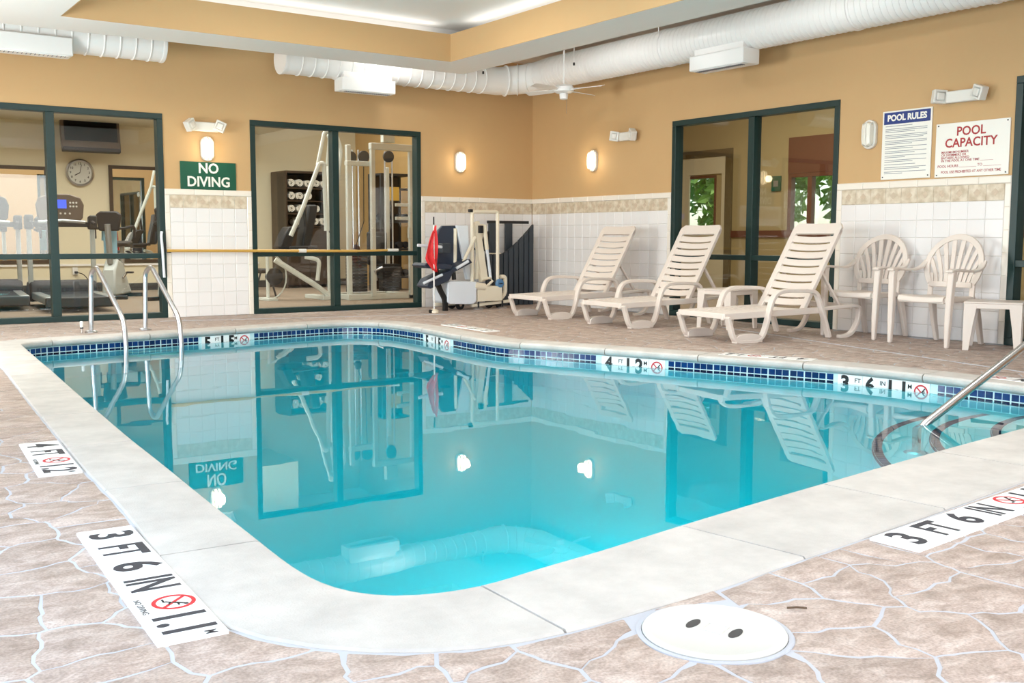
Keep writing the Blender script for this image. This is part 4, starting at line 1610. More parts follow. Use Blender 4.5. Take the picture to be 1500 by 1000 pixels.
# ------------------------------------------------------------------ pool lift
def pool_lift():
    o = thing('pool_lift', 'white wheeled pool lift with a dark seat parked against the back wall', 'pool lift', (-1.5, -.75, 0))
    ox = 1.5
    def p(x, z, y=0.0):
        return V((x + ox, y, z))
    # push frame
    for nm, pts in (('push_frame', [p(-1.55, .06, -.02), p(-1.55, 1.30, -.02), p(-1.14, 1.31, -.02), p(-1.14, .34, -.02)]),):
        MB().tube(fillet(pts, .04, 4), .024, 10).build(nm, 'cream_metal', o)
    MB().box(p(-1.575, 1.315, -.02), (.05, .05, .04)).build('corner_cap', 'black', o, bevel=.005)
    # battery box
    MB().prism([(q[0] + ox, q[1]) for q in ((-1.98, .12), (-1.95, .09), (-1.58, .075), (-1.53, .12), (-1.53, .375), (-1.95, .39), (-1.98, .37))], -.10, .30).build('counterweight_box', 'lift_white', o, bevel=.008)
    MB().box(p(-1.30, .205, .09), (.40, .34, .20)).build('ballast_box', 'cream_metal', o, bevel=.008)
    MB().box(p(-1.24, .075, -.02), (.64, .05, .04), M=Matrix.Rotation(radians(-4), 3, 'Y')).build('chassis_rail', 'cream_metal', o, bevel=.005)
    MB().box(p(-1.70, .07, .20), (.62, .05, .04)).build('chassis_rail', 'cream_metal', o, bevel=.005)
    for x, y in ((-1.70, .05), (-1.20, .10), (-1.02, .14), (-1.70, .26)):
        w = MB().lathe([(.02, -.018), (.055, -.018), (.065, -.01), (.065, .01), (.055, .018), (.02, .018)], 18, c=p(x, .065, y), axis='Y').build('caster', 'rubber', o)
        MB().lathe([(.005, -.022), (.022, -.022), (.022, .022), (.005, .022)], 12, c=p(x, .065, y), axis='Y').build('hub', 'steel', w)
    for x in (-1.47, -1.08):
        MB().tube([p(x, .02, -.05), p(x, .11, -.05)], .012, 8).build('levelling_screw', 'black', o)
        MB().lathe([(.01, 0), (.07, 0), (.072, .012), (.05, .022), (.01, .024)], 20, c=p(x, 0, -.05)).build('foot_pad', 'chrome', o)
    # mast plate and lifting arms
    MB().prism([(q[0] + ox, q[1]) for q in ((-1.74, 1.12), (-1.56, 1.12), (-1.52, .40), (-1.58, .40))], .06, .12).build('mast_plate', 'lift_white', o, bevel=.006)
    MB().prism([(q[0] + ox, q[1]) for q in ((-1.50, 1.16), (-1.43, 1.18), (-1.29, .40), (-1.40, .36))], -.02, .05).build('mast', 'cream_metal', o, bevel=.006)
    MB().prism([(q[0] + ox, q[1]) for q in ((-1.38, 1.14), (-1.32, 1.14), (-1.40, .70), (-1.42, .40), (-1.47, .40))], .02, .08).build('mast_brace', 'cream_metal', o, bevel=.006)
    MB().box(p(-1.425, 1.07, -.03), (.06, .06, .10)).build('pivot_block', 'black', o, bevel=.006)
    a = MB().tube([p(-1.36, 1.13, -.03), p(-1.32, .80, -.03)], .028, 10).build('actuator', 'cream_metal', o)
    MB().tube([p(-1.32, .82, -.03), p(-1.26, .40, -.03)], .020, 10).build('actuator_rod', 'lift_white', o)
    MB().tube([p(-1.52, .97, -.05), p(-1.72, .62, -.05), p(-1.86, .52, -.05)], .022, 8).build('seat_link', 'cream_metal', o)
    MB().tube([p(-1.55, .32, -.06), p(-1.38, .30, -.06)], .05, 12).build('pivot_tube', 'cream_metal', o)
    MB().tube([p(-1.40, .26, -.05), p(-1.24, .38, -.05), p(-1.28, .42, -.05), p(-1.42, .40, -.05)], .018, 8).build('link_bar', 'cream_metal', o)
    k = MB().lathe([(.01, -.035), (.05, -.035), (.062, -.02), (.062, .01), (.03, .02)], 18, c=p(-1.13, .34, -.05), axis='Y').build('hand_wheel', 'blue_knob', o)
    MB().box(p(-1.13, .34, -.09), (.05, .01, .014)).build('spoke', 'dark_metal', k)
    MB().tube(fillet([p(-1.08, .43, 0), p(-1.0, .43, 0), p(-1.0, .20, 0), p(-1.08, .12, 0)], .06, 4), .028, 8).build('rear_bracket', 'cream_metal', o)
    # seat
    back = [(-2.02, .62), (-2.02, .98), (-1.99, 1.06), (-1.93, 1.115), (-1.66, 1.12), (-1.62, .98), (-1.58, .62), (-1.72, .585)]
    MB().prism([(q[0] + ox, q[1]) for q in back], .10, .16).build('seat_back', 'navy_seat', o, bevel=.012)
    MB().prism([(q[0] + ox, q[1]) for q in ((-2.38, .60), (-2.34, .635), (-2.06, .62), (-1.95, .60), (-1.98, .545), (-2.32, .565))], -.18, .16).build('seat_pan', 'navy_seat', o, bevel=.012)
    MB().prism([(q[0] + ox, q[1]) for q in ((-2.32, .33), (-2.26, .30), (-1.98, .40), (-1.92, .50), (-1.62, .63), (-1.66, .68), (-2.0, .52), (-2.26, .42))], -.14, .14).build('leg_rest', 'navy_seat', o, bevel=.010)
    MB().tube([p(-2.38, .375, -.16), p(-2.10, .48, -.16)], .018, 8).build('rest_edge', 'lift_white', o)
    MB().tube([p(-1.88, .56, -.16), p(-1.70, .65, -.16)], .020, 8).build('rest_edge', 'lift_white', o)
    MB().tube([p(-2.40, .86, -.05), p(-2.02, .835, -.05)], .020, 8).build('arm_rest', 'lift_white', o)
    MB().box(p(-1.98, .82, -.02), (.13, .10, .13)).build('arm_pivot', 'dark_panel', o, bevel=.01)
    MB().tube([p(-1.745, 1.08, .09), p(-1.75, .62, .09)], .024, 8).build('back_tube', 'cream_metal', o)
    MB().tube([p(-1.78, .60, .10), p(-1.76, .40, .10)], .03, 8).build('seat_post', 'black', o)
    pts = catmull([p(-2.13, .60, -.05), p(-2.12, .42, -.05), p(-2.07, .28, -.05), p(-2.0, .15, -.05), p(-1.99, .0, -.05)], 4, False)
    MB().ribbon(pts, (0, 1, 0), .05, .06).build('foot_bracket', 'black', o, bevel=.004)
    return o
pool_lift()
fl = thing('safety_flag', 'limp red flag on a thin white pole beside the pool lift', 'flag', (-2.29, -1.02, 0))
MB().lathe([(.01, 0), (.06, 0), (.06, .03), (.02, .05), (.01, .05)], 16).build('base', 'cream_metal', fl)
MB().box((-.04, 0, .02), (.05, .06, .04)).build('base_foot', 'black', fl, bevel=.004)
MB().tube([(0, 0, .03), (0, 0, 1.12)], .010, 8).build('pole', 'white_enamel', fl)
MB().tube([(0, 0, 1.10), (0, 0, 1.22)], .009, 8).build('pole_tip', 'rubber', fl)
mb = MB()
rows = []
for k in range(13):
    t = k / 12
    z = 1.12 - t * .60
    w = (.02 + .13 * sin(min(t * 1.25, 1) * pi / 2)) if t < .7 else .15 * (1 - (t - .7) / .42)
    x1 = .02 + .035 * t
    w *= 1.25
    rows.append([(x1 - w * q / 6 + .010 * sin(q * 1.9 + t * 4), -.013 - .018 * sin(q * 2.1 + t * 5), z - .012 * q * (1 - t)) for q in range(7)])
secs = [[V(q) for q in r] + [V((q[0], q[1] + .004, q[2])) for q in reversed(r)] for r in rows]
mb.loft(secs)
mb.build('flag_cloth', 'flag_red', fl, ang=80)

# dark ribbed unit in the corner
rp = thing('ribbed_screen', 'dark ribbed plastic unit with a swooping cut-out standing in the corner', 'screen', (-.62, -.30, 0))
n = 9
for k in range(n):
    x = -.40 + (k + .5) * .80 / n
    w = .80 / n - .014
    def top(q):
        return .73 + .43 * max((q + .16) / .56, 0) ** 1.3
    MB().prism([(x - w / 2, 0.0), (x + w / 2, 0.0), (x + w / 2, top(x + w / 2)), (x - w / 2, top(x - w / 2))], -.05, .0).build('rib', 'dark_panel', rp, bevel=.006)
MB().span((-.40, 0, .0), (.40, .012, .74)).build('backing_panel', 'dark_panel', rp)
MB().prism([(-.12, .70), (.40, .70), (.40, 1.14), (.30, 1.05), (.12, .86)], .0, .012).build('backing_panel', 'dark_panel', rp)
MB().tube([(-.39, -.02, .735), (-.16, -.02, .735)], .012, 8).build('lip', 'cream_metal', rp)
MB().span((-.30, .09, 1.16), (.41, .13, 1.20)).build('top_rail', 'black', rp, bevel=.004)
for a, b in ((-.28, -.16), (.0, .12)):
    MB().span((a, .09, 0), (b, .125, 1.17)).build('rear_slat', 'dark_panel', rp, bevel=.004)
MB().prism([(-.52, .80), (-.40, .72), (-.16, .98), (-.20, 1.14)], .10, .13).build('rear_wing', 'black', rp, bevel=.004)
for x in (-.36, .36):
    MB().span((x - .03, -.04, 0), (x + .03, .13, .03)).build('foot', 'black', rp)

# ------------------------------------------------------------------ ladder, handrail, poles
lad = thing('pool_ladder', 'pair of curved aluminium pool ladder rails rising at the far left edge of the pool', 'ladder', (-6.31, -1.6, 0))
for bx in (-.27, .26):
    pts = fillet([(bx, .06, .0), (bx + .02, .06, .60), (bx + .05, -.05, .66), (bx + .17, -.52, .16), (bx + .17, -.58, -.04), (bx + .15, -.62, -1.15)], .12, 6)
    MB().tube(pts, .024, 12).build('rail', 'chrome', lad)
    MB().lathe([(.02, .022), (.045, .020), (.06, .008), (.06, 0), (.02, 0)], 20, c=(bx, .06, .003)).build('flange', 'chrome', lad)
for z in (-.35, -.65, -.95):
    MB().box((.155, -.60, z), (.50, .10, .03)).build('tread', 'white_plastic', lad, bevel=.006)
nb = thing('deck_anchor', 'small upright plastic and steel anchor on the deck beside the ladder', 'anchor', (-6.68, -1.60, .003))
MB().lathe([(.004, 0), (.010, 0), (.010, .05), (.004, .05)], 10).build('stem', 'steel', nb)
MB().lathe([(.004, .045), (.016, .045), (.016, .06), (.004, .06)], 12).build('collar', 'black', nb)
MB().lathe([(.004, .058), (.016, .06), (.018, .11), (.012, .12), (.004, .12)], 12).build('cup', 'white_plastic', nb)

hr = thing('handrail', 'slanting stainless steel handrail rising from the pool steps', 'handrail', (-3.64, -8.87, 0))
dx, dy = .955, -.297
def hp(t, z):
    return (dx * t, dy * t, z)
pts = fillet([hp(-.03, -.90), hp(-.03, -.16), hp(1.05, .52), hp(1.30, .50), hp(1.36, .0)], .10, 6)
MB().tube(pts, .025, 14).build('rail', 'steel', hr)
MB().lathe([(.02, .03), (.045, .028), (.07, .008), (.07, 0), (.02, 0)], 20, c=hp(-.03, -.90)).build('flange', 'chrome', hr)
MB().lathe([(.02, .03), (.045, .028), (.07, .008), (.07, 0), (.02, 0)], 20, c=hp(1.36, .004)).build('flange', 'chrome', hr)

po = thing('reach_pole', 'long brass-coloured pool pole hung level along the back wall', 'pole', (-3.85, -.075, .79))
MB().tube([(-1.52, 0, .005), (.95, 0, -.01)], .017, 10).build('pole_tube', 'brass_pole', po)
MB().tube([(.95, 0, -.01), (1.50, 0, .0)], .014, 10).build('pole_tube', 'brass_pole', po)
MB().lathe([(.016, -.05), (.024, -.05), (.024, .05), (.016, .05)], 14, c=(.18, 0, -.003), axis='X').build('collar', 'white_plastic', po)
MB().tube([(1.40, 0, 0), (1.56, 0, 0)], .019, 10).build('grip', 'white_plastic', po)
for x in (-1.49, -.42, .70):
    MB().box((x, .028, -.004), (.03, .07, .03)).build('wall_hook', 'dark_metal', po)
hk = thing('rescue_hook', 'white curved rescue hook standing upright at the left window edge', 'hook', (-5.405, -.05, .50))
MB().tube(catmull([(.0, 0, -.02), (-.005, 0, .12), (-.012, -.005, .30), (-.02, 0, .46), (-.01, .01, .52)], 4, False), .016, 8).build('hook_bar', 'lift_white', hk)
MB().box((.01, .022, .31), (.03, .055, .06)).build('clamp', 'black', hk, bevel=.004)
MB().box((.02, .022, .35), (.02, .05, .10)).build('clip', 'dark_metal', hk, bevel=.003)

# ------------------------------------------------------------------ deck depth plates, skimmer lid
def deck_marker(label, corner, direction, up, tiles, tw, th):
    """corner: start of the strip (outer left corner of text), direction: reading direction, up: letter tops"""
    o = thing('deck_marker', label, 'depth marker', (corner[0], corner[1], 0), 0, 'depth plates in the deck')
    d, u = V(direction).normalized(), V(up).normalized()
    w = V((0, 0, 1))
    R = cols(d, u, w)
    for k, s in enumerate(tiles):
        c = d * (tw * (k + .5)) + u * (th / 2)
        MB().box(c + V((0, 0, .003)), (tw - .002, th - .001, .011), M=Matrix(R)).build('plate', 'marker', o, smooth=False)
        q = c + V((0, 0, .0089))
        if s == 'S':
            no_diving(o, q + u * th * .12, R, th * .33, .0004)
            lettering('lettering', 'NO DIVING', th * .135, 'ink_black', o, q - u * th * .37, R, .0002, 1.0, ext=.0002)
        else:
            if s.endswith('M') and len(s) > 1:
                lettering('digits', s[:-1], th * 1.05, 'ink', o, q - d * tw * .13, R, .005, .78, ext=.0002)
                lettering('lettering', 'M', th * .24, 'ink', o, q + d * tw * .41 + u * th * .26, R, .0006, .8, ext=.0002)
            else:
                lettering('digits' if s.isdigit() else 'lettering', s, th * 1.05, 'ink', o, q, R, .005, .95 if s.isdigit() else .66, ext=.0002)
    return o
d1 = V((-.05, -1.06, 0)).normalized()
u1 = V((1.06, -.05, 0)).normalized()
deck_marker('white deck strip reading 3 FT 6 IN by the rounded pool corner', (-8.295, -8.925), d1, u1, ['3', 'FT', '6', 'IN', 'S', '1.1M'], .1785, .168)
d2_ = V((-.05, -.73, 0)).normalized()
u2_ = V((.73, -.05, 0)).normalized()
deck_marker('short white deck strip reading 4 FT left of the pool', (-8.19, -7.27), d2_, u2_, ['4', 'FT', 'S', '1.2M'], .183, .165)
d3 = V((1.10, .09, 0)).normalized()
u3 = V((-.09, 1.10, 0)).normalized()
deck_marker('white deck strip reading 3 FT 6 IN beyond the skimmer lid', (-6.23, -10.565), d3, u3, ['3', 'FT', '6', 'IN', 'S', '1.1M'], .182, .168)
# far side, read from the opposite direction
def far_marker(label, a, b, tiles):
    a, b = V((a[0], a[1], 0)), V((b[0], b[1], 0))
    d = (b - a).normalized()
    u = V((0, 0, 1)).cross(d)
    n = len(tiles)
    deck_marker(label, (a.x, a.y), d, u, tiles, (b - a).length / n, .165)
far_marker('white deck strip on the far deck below the pool lift', (-3.08, -3.68), (-3.03, -2.70), ['5', 'FT', 'S', '1.5M'])
far_marker('white deck strip in front of the lounger closest to the armchairs', (-2.38, -7.12), (-2.66, -6.40), ['4', 'FT', 'S', '1.2M'])
far_marker('white deck strip on the far deck behind the handrail', (-2.17, -9.35), (-2.16, -8.45), ['3', 'FT', '6', 'IN', 'S'])

lid = thing('skimmer_lid', 'round white skimmer lid set in the flagstones at the front', 'lid', (-7.21, -10.66, 0), radians(20))
mb = MB()
mb.lathe([(.01, -.004), (.172, -.004), (.174, .004), (.170, .009), (.160, .0105), (.155, .0085), (.01, .0105)], 48)
mb.build('cover', 'lid_plastic', lid)
MB().lathe([(.172, -.012), (.188, -.012), (.188, .001), (.176, .002), (.174, -.004)], 48).build('collar', 'joint', lid)
for yy in (-.055, .055):
    sl = MB().add([(.032 * cos(2 * pi * k / 20), yy + .013 * sin(2 * pi * k / 20), .0112) for k in range(20)] + [(.032 * cos(2 * pi * k / 20), yy + .013 * sin(2 * pi * k / 20), .0095) for k in range(20)],
                  [tuple(range(20))] + [(k, (k + 1) % 20, 20 + (k + 1) % 20, 20 + k) for k in range(20)])
    s_ = sl.build('finger_slot', 'gym_dark', lid, smooth=False)
mb = MB()
q = .028
pr = [(-q, -q), (q, -q), (q, q), (-q, q)]
secs = []
for k in range(4):
    x, y = pr[k]
    secs.append([V((x, y, .0095)), V((x, y, .0125)), V((x * .82, y * .82, .0125)), V((x * .82, y * .82, .0095))])
mb.loft(secs, False, True)
mb.build('square_rim', 'lid_plastic', lid, smooth=False)
dr = thing('deck_drain', 'tiny dark drain hole in the flagstones at the lower right', 'drain', (-6.30, -10.96, .0015))
MB().lathe([(.004, .001), (.016, .001), (.020, .003), (.022, 0), (.004, 0)], 16).build('drain_ring', 'dark_metal', dr)
tw = tag(MB().tube([(-6.945, -10.66, .006), (-6.925, -10.675, .008), (-6.905, -10.69, .006)], .003, 6).build('twig', 'bark'), 'little dark twig lying on the flagstones beside the skimmer lid', 'twig')

# ------------------------------------------------------------------ exercise room contents
def treadmill(label, loc, rz, lit=True):
    """runner faces +y; origin on the floor under the console"""
    o = thing('treadmill', label, 'treadmill', loc, rz)
    for sx in (-1, 1):
        MB().box((sx * .36, -.75, .15), (.12, 1.65, .10)).build('side_rail', 'gym_silver', o, bevel=.015)
        MB().prism([(-.02, .06), (.10, .06), (.06, 1.14), (-.01, 1.14)], sx * .41 - .03, sx * .41 + .03, 'YZ').build('upright', 'gym_grey', o, bevel=.010)
        MB().prism([(-.10, 1.06), (.10, 1.06), (.08, 1.24), (-.08, 1.26)], sx * .41 - .055, sx * .41 + .055, 'YZ').build('upright_cap', 'gym_dark', o, bevel=.02)
        MB().tube([(sx * .40, -.02, 1.17), (sx * .38, -.42, 1.13)], .022, 10).build('hand_bar', 'gym_dark', o)
    MB().box((0, -.75, .185), (.62, 1.60, .02)).build('belt', 'rubber', o)
    MB().box((0, -.75, .12), (.68, 1.62, .09)).build('deck', 'gym_dark', o, bevel=.01)
    MB().box((0, -1.58, .13), (.84, .10, .13)).build('rear_cap', 'gym_dark', o, bevel=.02)
    MB().prism([(-.12, .07), (.42, .05), (.44, .20), (.30, .33), (.0, .36), (-.10, .24)], -.44, .44, 'YZ').build('motor_hood', 'gym_dark', o, bevel=.03)
    mb = MB()
    out = [(-.29, 1.22), (-.31, 1.40), (-.27, 1.50), (-.12, 1.55), (.12, 1.55), (.27, 1.50), (.31, 1.40), (.29, 1.22), (.22, 1.14), (-.22, 1.14)]
    c = mb.prism(out, .0, .09).build('console', 'gym_brown' if lit else 'gym_dark', o, bevel=.015)
    if lit:
        MB().box((-.02, -.006, 1.41), (.20, .012, .12)).build('display', 'blue_screen', c)
        kb = MB().lathe([(.003, -.012), (.012, -.012), (.014, 0)], 10, axis='Y').mesh('button', 'white_plastic')
        for x, z in ((.13, 1.43), (.17, 1.43), (.21, 1.43), (.13, 1.38), (.17, 1.38), (.21, 1.38), (-.12, 1.28), (-.06, 1.28), (0, 1.28), (.06, 1.28), (.12, 1.28)):
            link('button', kb, c, (x, -.001, z))
    MB().tube([(-.30, -.10, 1.16), (0, -.15, 1.18), (.30, -.10, 1.16)], .022, 10).build('grip_bar', 'gym_silver', o)
    MB().box((0, .04, 1.13), (.74, .10, .07)).build('console_mount', 'gym_dark', o, bevel=.01)
    return o
treadmill('treadmill with a lit blue console right behind the left window', (-5.90, 3.05, 0), radians(-4))
treadmill('second treadmill with a dark console, at the left end behind the first', (-6.75, 3.75, 0), radians(-6), False)

def bike(label, loc, rz, tall=1.45):
    o = thing('exercise_bike', label, 'exercise bike', loc, rz)
    MB().box((0, -.5, .03), (.50, .07, .06)).build('rear_foot', 'gym_dark', o, bevel=.01)
    MB().box((0, .42, .03), (.55, .07, .06)).build('front_foot', 'gym_dark', o, bevel=.01)
    MB().prism([(-.50, .06), (.45, .06), (.40, .45), (.22, .62), (-.05, .55), (-.30, .25)], -.10, .10, 'YZ').build('body_shell', 'gym_grey', o, bevel=.03)
    MB().tube([(0, .30, .55), (0, .38, tall - .2)], .045, 10).build('mast', 'gym_silver', o)
    MB().prism([(-.15, tall - .30), (-.19, tall - .05), (-.12, tall), (.12, tall), (.19, tall - .05), (.15, tall - .30)], .26, .34).build('console', 'gym_dark', o, bevel=.02)
    MB().box((0, .255, tall - .12), (.18, .012, .10)).build('display', 'gym_silver', o)
    MB().tube(fillet([(-.30, .02, tall - .42), (-.30, .02, tall - .22), (-.22, .30, tall - .26), (.22, .30, tall - .26), (.30, .02, tall - .22), (.30, .02, tall - .42)], .06, 4), .022, 8).build('handlebar', 'gym_dark', o)
    MB().tube([(0, -.28, .25), (0, -.36, .82)], .035, 10).build('seat_post', 'gym_silver', o)
    MB().prism([(-.52, .80), (-.20, .82), (-.14, .86), (-.50, .90)], -.13, .13, 'YZ').build('saddle', 'gym_dark', o, bevel=.03)
    for sx in (-1, 1):
        MB().tube([(sx * .12, .08, .32), (sx * .14, .08 + sx * .14, .32 - sx * .08)], .016, 8).build('crank', 'steel', o)
        MB().box((sx * .19, .08 + sx * .14, .32 - sx * .08), (.10, .09, .03)).build('pedal', 'gym_dark', o, bevel=.006)
    return o
bike('upright exercise bike behind the lit treadmill, below the clock', (-4.82, 4.5, 0), radians(150), 1.35)
bike('exercise bike with a grey console at the right edge of the left window', (-4.25, 3.1, 0), radians(20), 1.42)
tl = tag(MB().loft([[V((-.10 + .01 * sin(k), y, z)), V((.10, y + .01 * cos(k), z)), V((.10, y + .012, z)), V((-.10, y + .012, z))] for k, (y, z) in enumerate(((-.05, .70), (-.045, .95), (-.03, 1.075), (0, 1.085), (.03, 1.075), (.045, .90)))]).build('hand_towel', 'towel_blue'), 'pale blue towel hung over the bars of the upright bike', 'towel')
tl.location = (-4.95, 4.32, 0)

tv = thing('television', 'flat black wall television high in the exercise room', 'television', (-4.69, 6.45, 2.76))
tv.rotation_euler = (radians(-9), 0, 0)
MB().box((0, 0, 0), (.96, .10, .62)).build('bezel', 'gym_brown', tv, bevel=.012)
MB().box((0, -.052, .045), (.86, .006, .46)).build('screen', 'tv_screen', tv)
MB().box((0, -.01, -.33), (.94, .12, .07)).build('speaker_bar', 'gym_dark', tv, bevel=.008)
MB().box((0, .18, 0), (.2, .30, .2)).build('bracket', 'black', tv)
ck = thing('wall_clock', 'round silver-rimmed wall clock showing just past eight', 'clock', (-4.81, 6.795, 2.07))
MB().lathe([(.20, 0), (.235, -.01), (.235, -.04), (.215, -.05), (.195, -.03), (.195, 0)], 40, axis='Y').build('rim', 'chrome', ck)
MB().lathe([(.001, -.02), (.198, -.02), (.198, -.002)], 40, axis='Y').build('dial', 'clock_face', ck)
for h in range(1, 13):
    a = radians(90 - 30 * h)
    lettering('numeral', str(h), .055, 'ink_black', ck, (.155 * cos(a), -.0215, .155 * sin(a)), R_BACK, .001)
for nm, a, l, w in (('hour_hand', 90 - 241, .10, .014), ('minute_hand', 90 - 12, .14, .009)):
    a = radians(a)
    MB().box((cos(a) * l / 2, -.026, sin(a) * l / 2), (l, .004, w), M=Matrix.Rotation(-a, 3, 'Y')).build(nm, 'ink_black', ck)
def mirror(label, x0, x1, z0, z1):
    o = thing('wall_mirror', label, 'mirror', ((x0 + x1) / 2, GY - .02, (z0 + z1) / 2))
    w, h = x1 - x0, z1 - z0
    MB().box((0, 0, 0), (w - .1, .012, h - .1)).build('glass', 'mirror', o)
    for nm, c, s in (('frame_rail', (0, -.005, h / 2 - .03), (w, .035, .06)), ('frame_rail', (0, -.005, -h / 2 + .03), (w, .035, .06)), ('frame_stile', (-w / 2 + .03, -.005, 0), (.06, .035, h - .12)), ('frame_stile', (w / 2 - .03, -.005, 0), (.06, .035, h - .12))):
        MB().box(c, s).build(nm, 'cabinet_wood', o)
mirror('dark-framed wall mirror right of the clock in the exercise room', -4.33, -3.1, .50, 2.22)
mirror('dark-framed wall mirror left of the clock in the exercise room', -7.6, -5.33, .50, 2.15)
ot = thing('wall_outlet', 'wall outlet with a black plug and cord behind the treadmill', 'outlet', (-4.95, 6.785, .36))
MB().box((0, 0, 0), (.09, .012, .13)).build('plate', 'white_plastic', ot, bevel=.004)
MB().box((.01, -.03, -.02), (.05, .05, .04)).build('plug', 'black', ot, bevel=.006)
MB().tube(catmull([(.02, -.05, -.02), (.12, -.08, -.06), (.20, -.10, -.18), (.22, -.12, -.35)], 4, False), .008, 6).build('cord', 'black', ot)

cb = thing('towel_cabinet', 'tall dark wood towel cabinet with open shelves', 'cabinet', (-.86, 6.40, 0))
MB().span((-.47, -.36, 0), (-.44, .36, 2.17)).build('side_panel', 'cabinet_wood', cb)
MB().span((.44, -.36, 0), (.47, .36, 2.17)).build('side_panel', 'cabinet_wood', cb)
MB().span((-.44, .33, 0), (.44, .36, 2.17)).build('back_panel', 'cabinet_wood', cb)
MB().span((-.47, -.36, 2.17), (.47, .36, 2.21)).build('top', 'cabinet_wood', cb)
for z in (1.90, 1.66, 1.42, 1.18):
    MB().span((-.44, -.33, z - .025), (.44, .33, z)).build('shelf', 'cabinet_wood', cb)
MB().span((-.44, -.35, .06), (-.005, -.33, 1.14)).build('door', 'cabinet_wood', cb, bevel=.003)
MB().span((.005, -.35, .06), (.44, -.35 + .02, 1.14)).build('door', 'cabinet_wood', cb, bevel=.003)
def spiral_towel():
    mb = MB()
    pts = []
    for k in range(34):
        a = k * .42
        r = .018 + .0038 * k * .42 * 1.0
        pts.append((r * cos(a), r * sin(a)))
    secs_a = [V((x, -.16, z)) for x, z in pts]
    out = []
    for k, (x, z) in enumerate(pts):
        l = hypot(x, z)
        nx, nz = x / l * .007, z / l * .007
        out.append([V((x + nx, -.16, z + nz)), V((x - nx, -.16, z - nz)), V((x - nx, .16, z - nz)), V((x + nx, .16, z + nz))])
    mb.loft(out)
    return mb.mesh('rolled_towel', 'towel')
TW = spiral_towel()
ordw = ['first', 'second', 'third', 'fourth', 'fifth']
for row, (z, xs, nm) in enumerate(((1.90, (-.34, -.17, 0, .17, .33), 'top'), (1.66, (-.34, -.17, 0), 'second'), (1.42, (-.34, -.17, 0, .17), 'third'), (1.18, (-.20, -.03, .14, .30), 'lowest'))):
    for k, x in enumerate(xs):
        o = link('rolled_towel', TW, None, (-.86 + x, 6.24, z + .082), (0, random.uniform(-3, 3), 0))
        tag(o, 'rolled white towel, %s from the left on the %s open shelf of the dark cabinet' % (ordw[k], nm), 'towel', 'rolled towels in the cabinet')

# multi-station weight tower (two bays of white steel)
wt = thing('weight_tower', 'white steel multi-station weight tower behind the right half of the middle window', 'gym machine', (-1.5, 2.2, 0))
def P2(x, y, z):
    return (x + 1.5, y - 2.2, z)
for x, y in ((-1.98, 2.05), (-1.62, 1.95), (-.95, 1.95), (-1.98, 2.75), (-.95, 2.75)):
    MB().span(P2(x - .035, y - .035, .05), P2(x + .035, y + .035, 2.36 if y < 2.5 else 2.1)).build('post', 'gym_enamel', wt, bevel=.008)
for a, b in (((-2.05, 1.95, .0), (-.90, 2.02, .09)), ((-2.02, 2.70, .0), (-.92, 2.78, .08)), ((-1.66, 1.9, 2.30), (-.90, 2.0, 2.40)), ((-2.02, 2.0, 2.05), (-1.62, 2.1, 2.12)), ((-1.0, 1.95, .0), (-.90, 2.78, .08)), ((-2.02, 2.02, .0), (-1.94, 2.78, .08)), ((-1.45, 1.9, 2.42), (-1.25, 2.0, 2.62))):
    MB().span(P2(*a), P2(*b)).build('beam', 'gym_enamel', wt, bevel=.008)
for z in (1.47, 1.26):
    MB().span(P2(-1.20, 1.97, z - .025), P2(-.95, 2.02, z + .025)).build('cross_tie', 'gym_enamel', wt, bevel=.006)
MB().span(P2(-1.01, 1.90, .95), P2(-.93, 1.96, 1.12)).build('peg_box', 'gym_enamel', wt, bevel=.006)
for x in (-1.86, -1.76, -1.30, -1.17):
    MB().tube([P2(x, 2.15, .10), P2(x, 2.15, 2.3)], .014, 8).build('guide_rod', 'chrome', wt)
pm = MB().box((0, 0, 0), (.30, .14, .042)).mesh('weight_plate', 'gym_dark')
for k in range(12):
    link('weight_plate', pm, wt, P2(-1.81, 2.15, .14 + .048 * k))
for k in range(9):
    link('weight_plate', pm, wt, P2(-1.24, 2.15, .14 + .048 * k))
MB().lathe([(.04, 0), (.07, .02), (.05, .10), (.02, .13)], 14, c=P2(-1.81, 2.15, .72)).build('stack_cap', 'gym_dark', wt)
for x, z in ((-1.90, 2.18), (-1.68, 2.20), (-1.25, 2.22)):
    MB().lathe([(.02, -.02), (.09, -.02), (.09, .02), (.02, .02)], 20, c=P2(x, 2.12, z), axis='Y').build('pulley', 'gym_dark', wt)
MB().tube([P2(-1.68, 2.12, 2.2), P2(-1.7, 2.1, 1.2), P2(-1.81, 2.15, .85)], .006, 6).build('cable', 'black', wt)
MB().prism([(-.25, .42), (.2, .42), (.22, .50), (-.25, .50)], P2(-1.45, 0, 0)[0], P2(-1.10, 0, 0)[0], 'YZ').build('seat_pad', 'gym_dark', wt, bevel=.02)
MB().span(P2(-1.45, 2.45, .52), P2(-1.10, 2.53, 1.05)).build('back_pad', 'gym_dark', wt, bevel=.03)
MB().tube([P2(-1.55, 1.98, .30), P2(-1.62, 1.90, .45), P2(-1.50, 1.88, .50)], .018, 8).build('handle', 'chrome', wt)

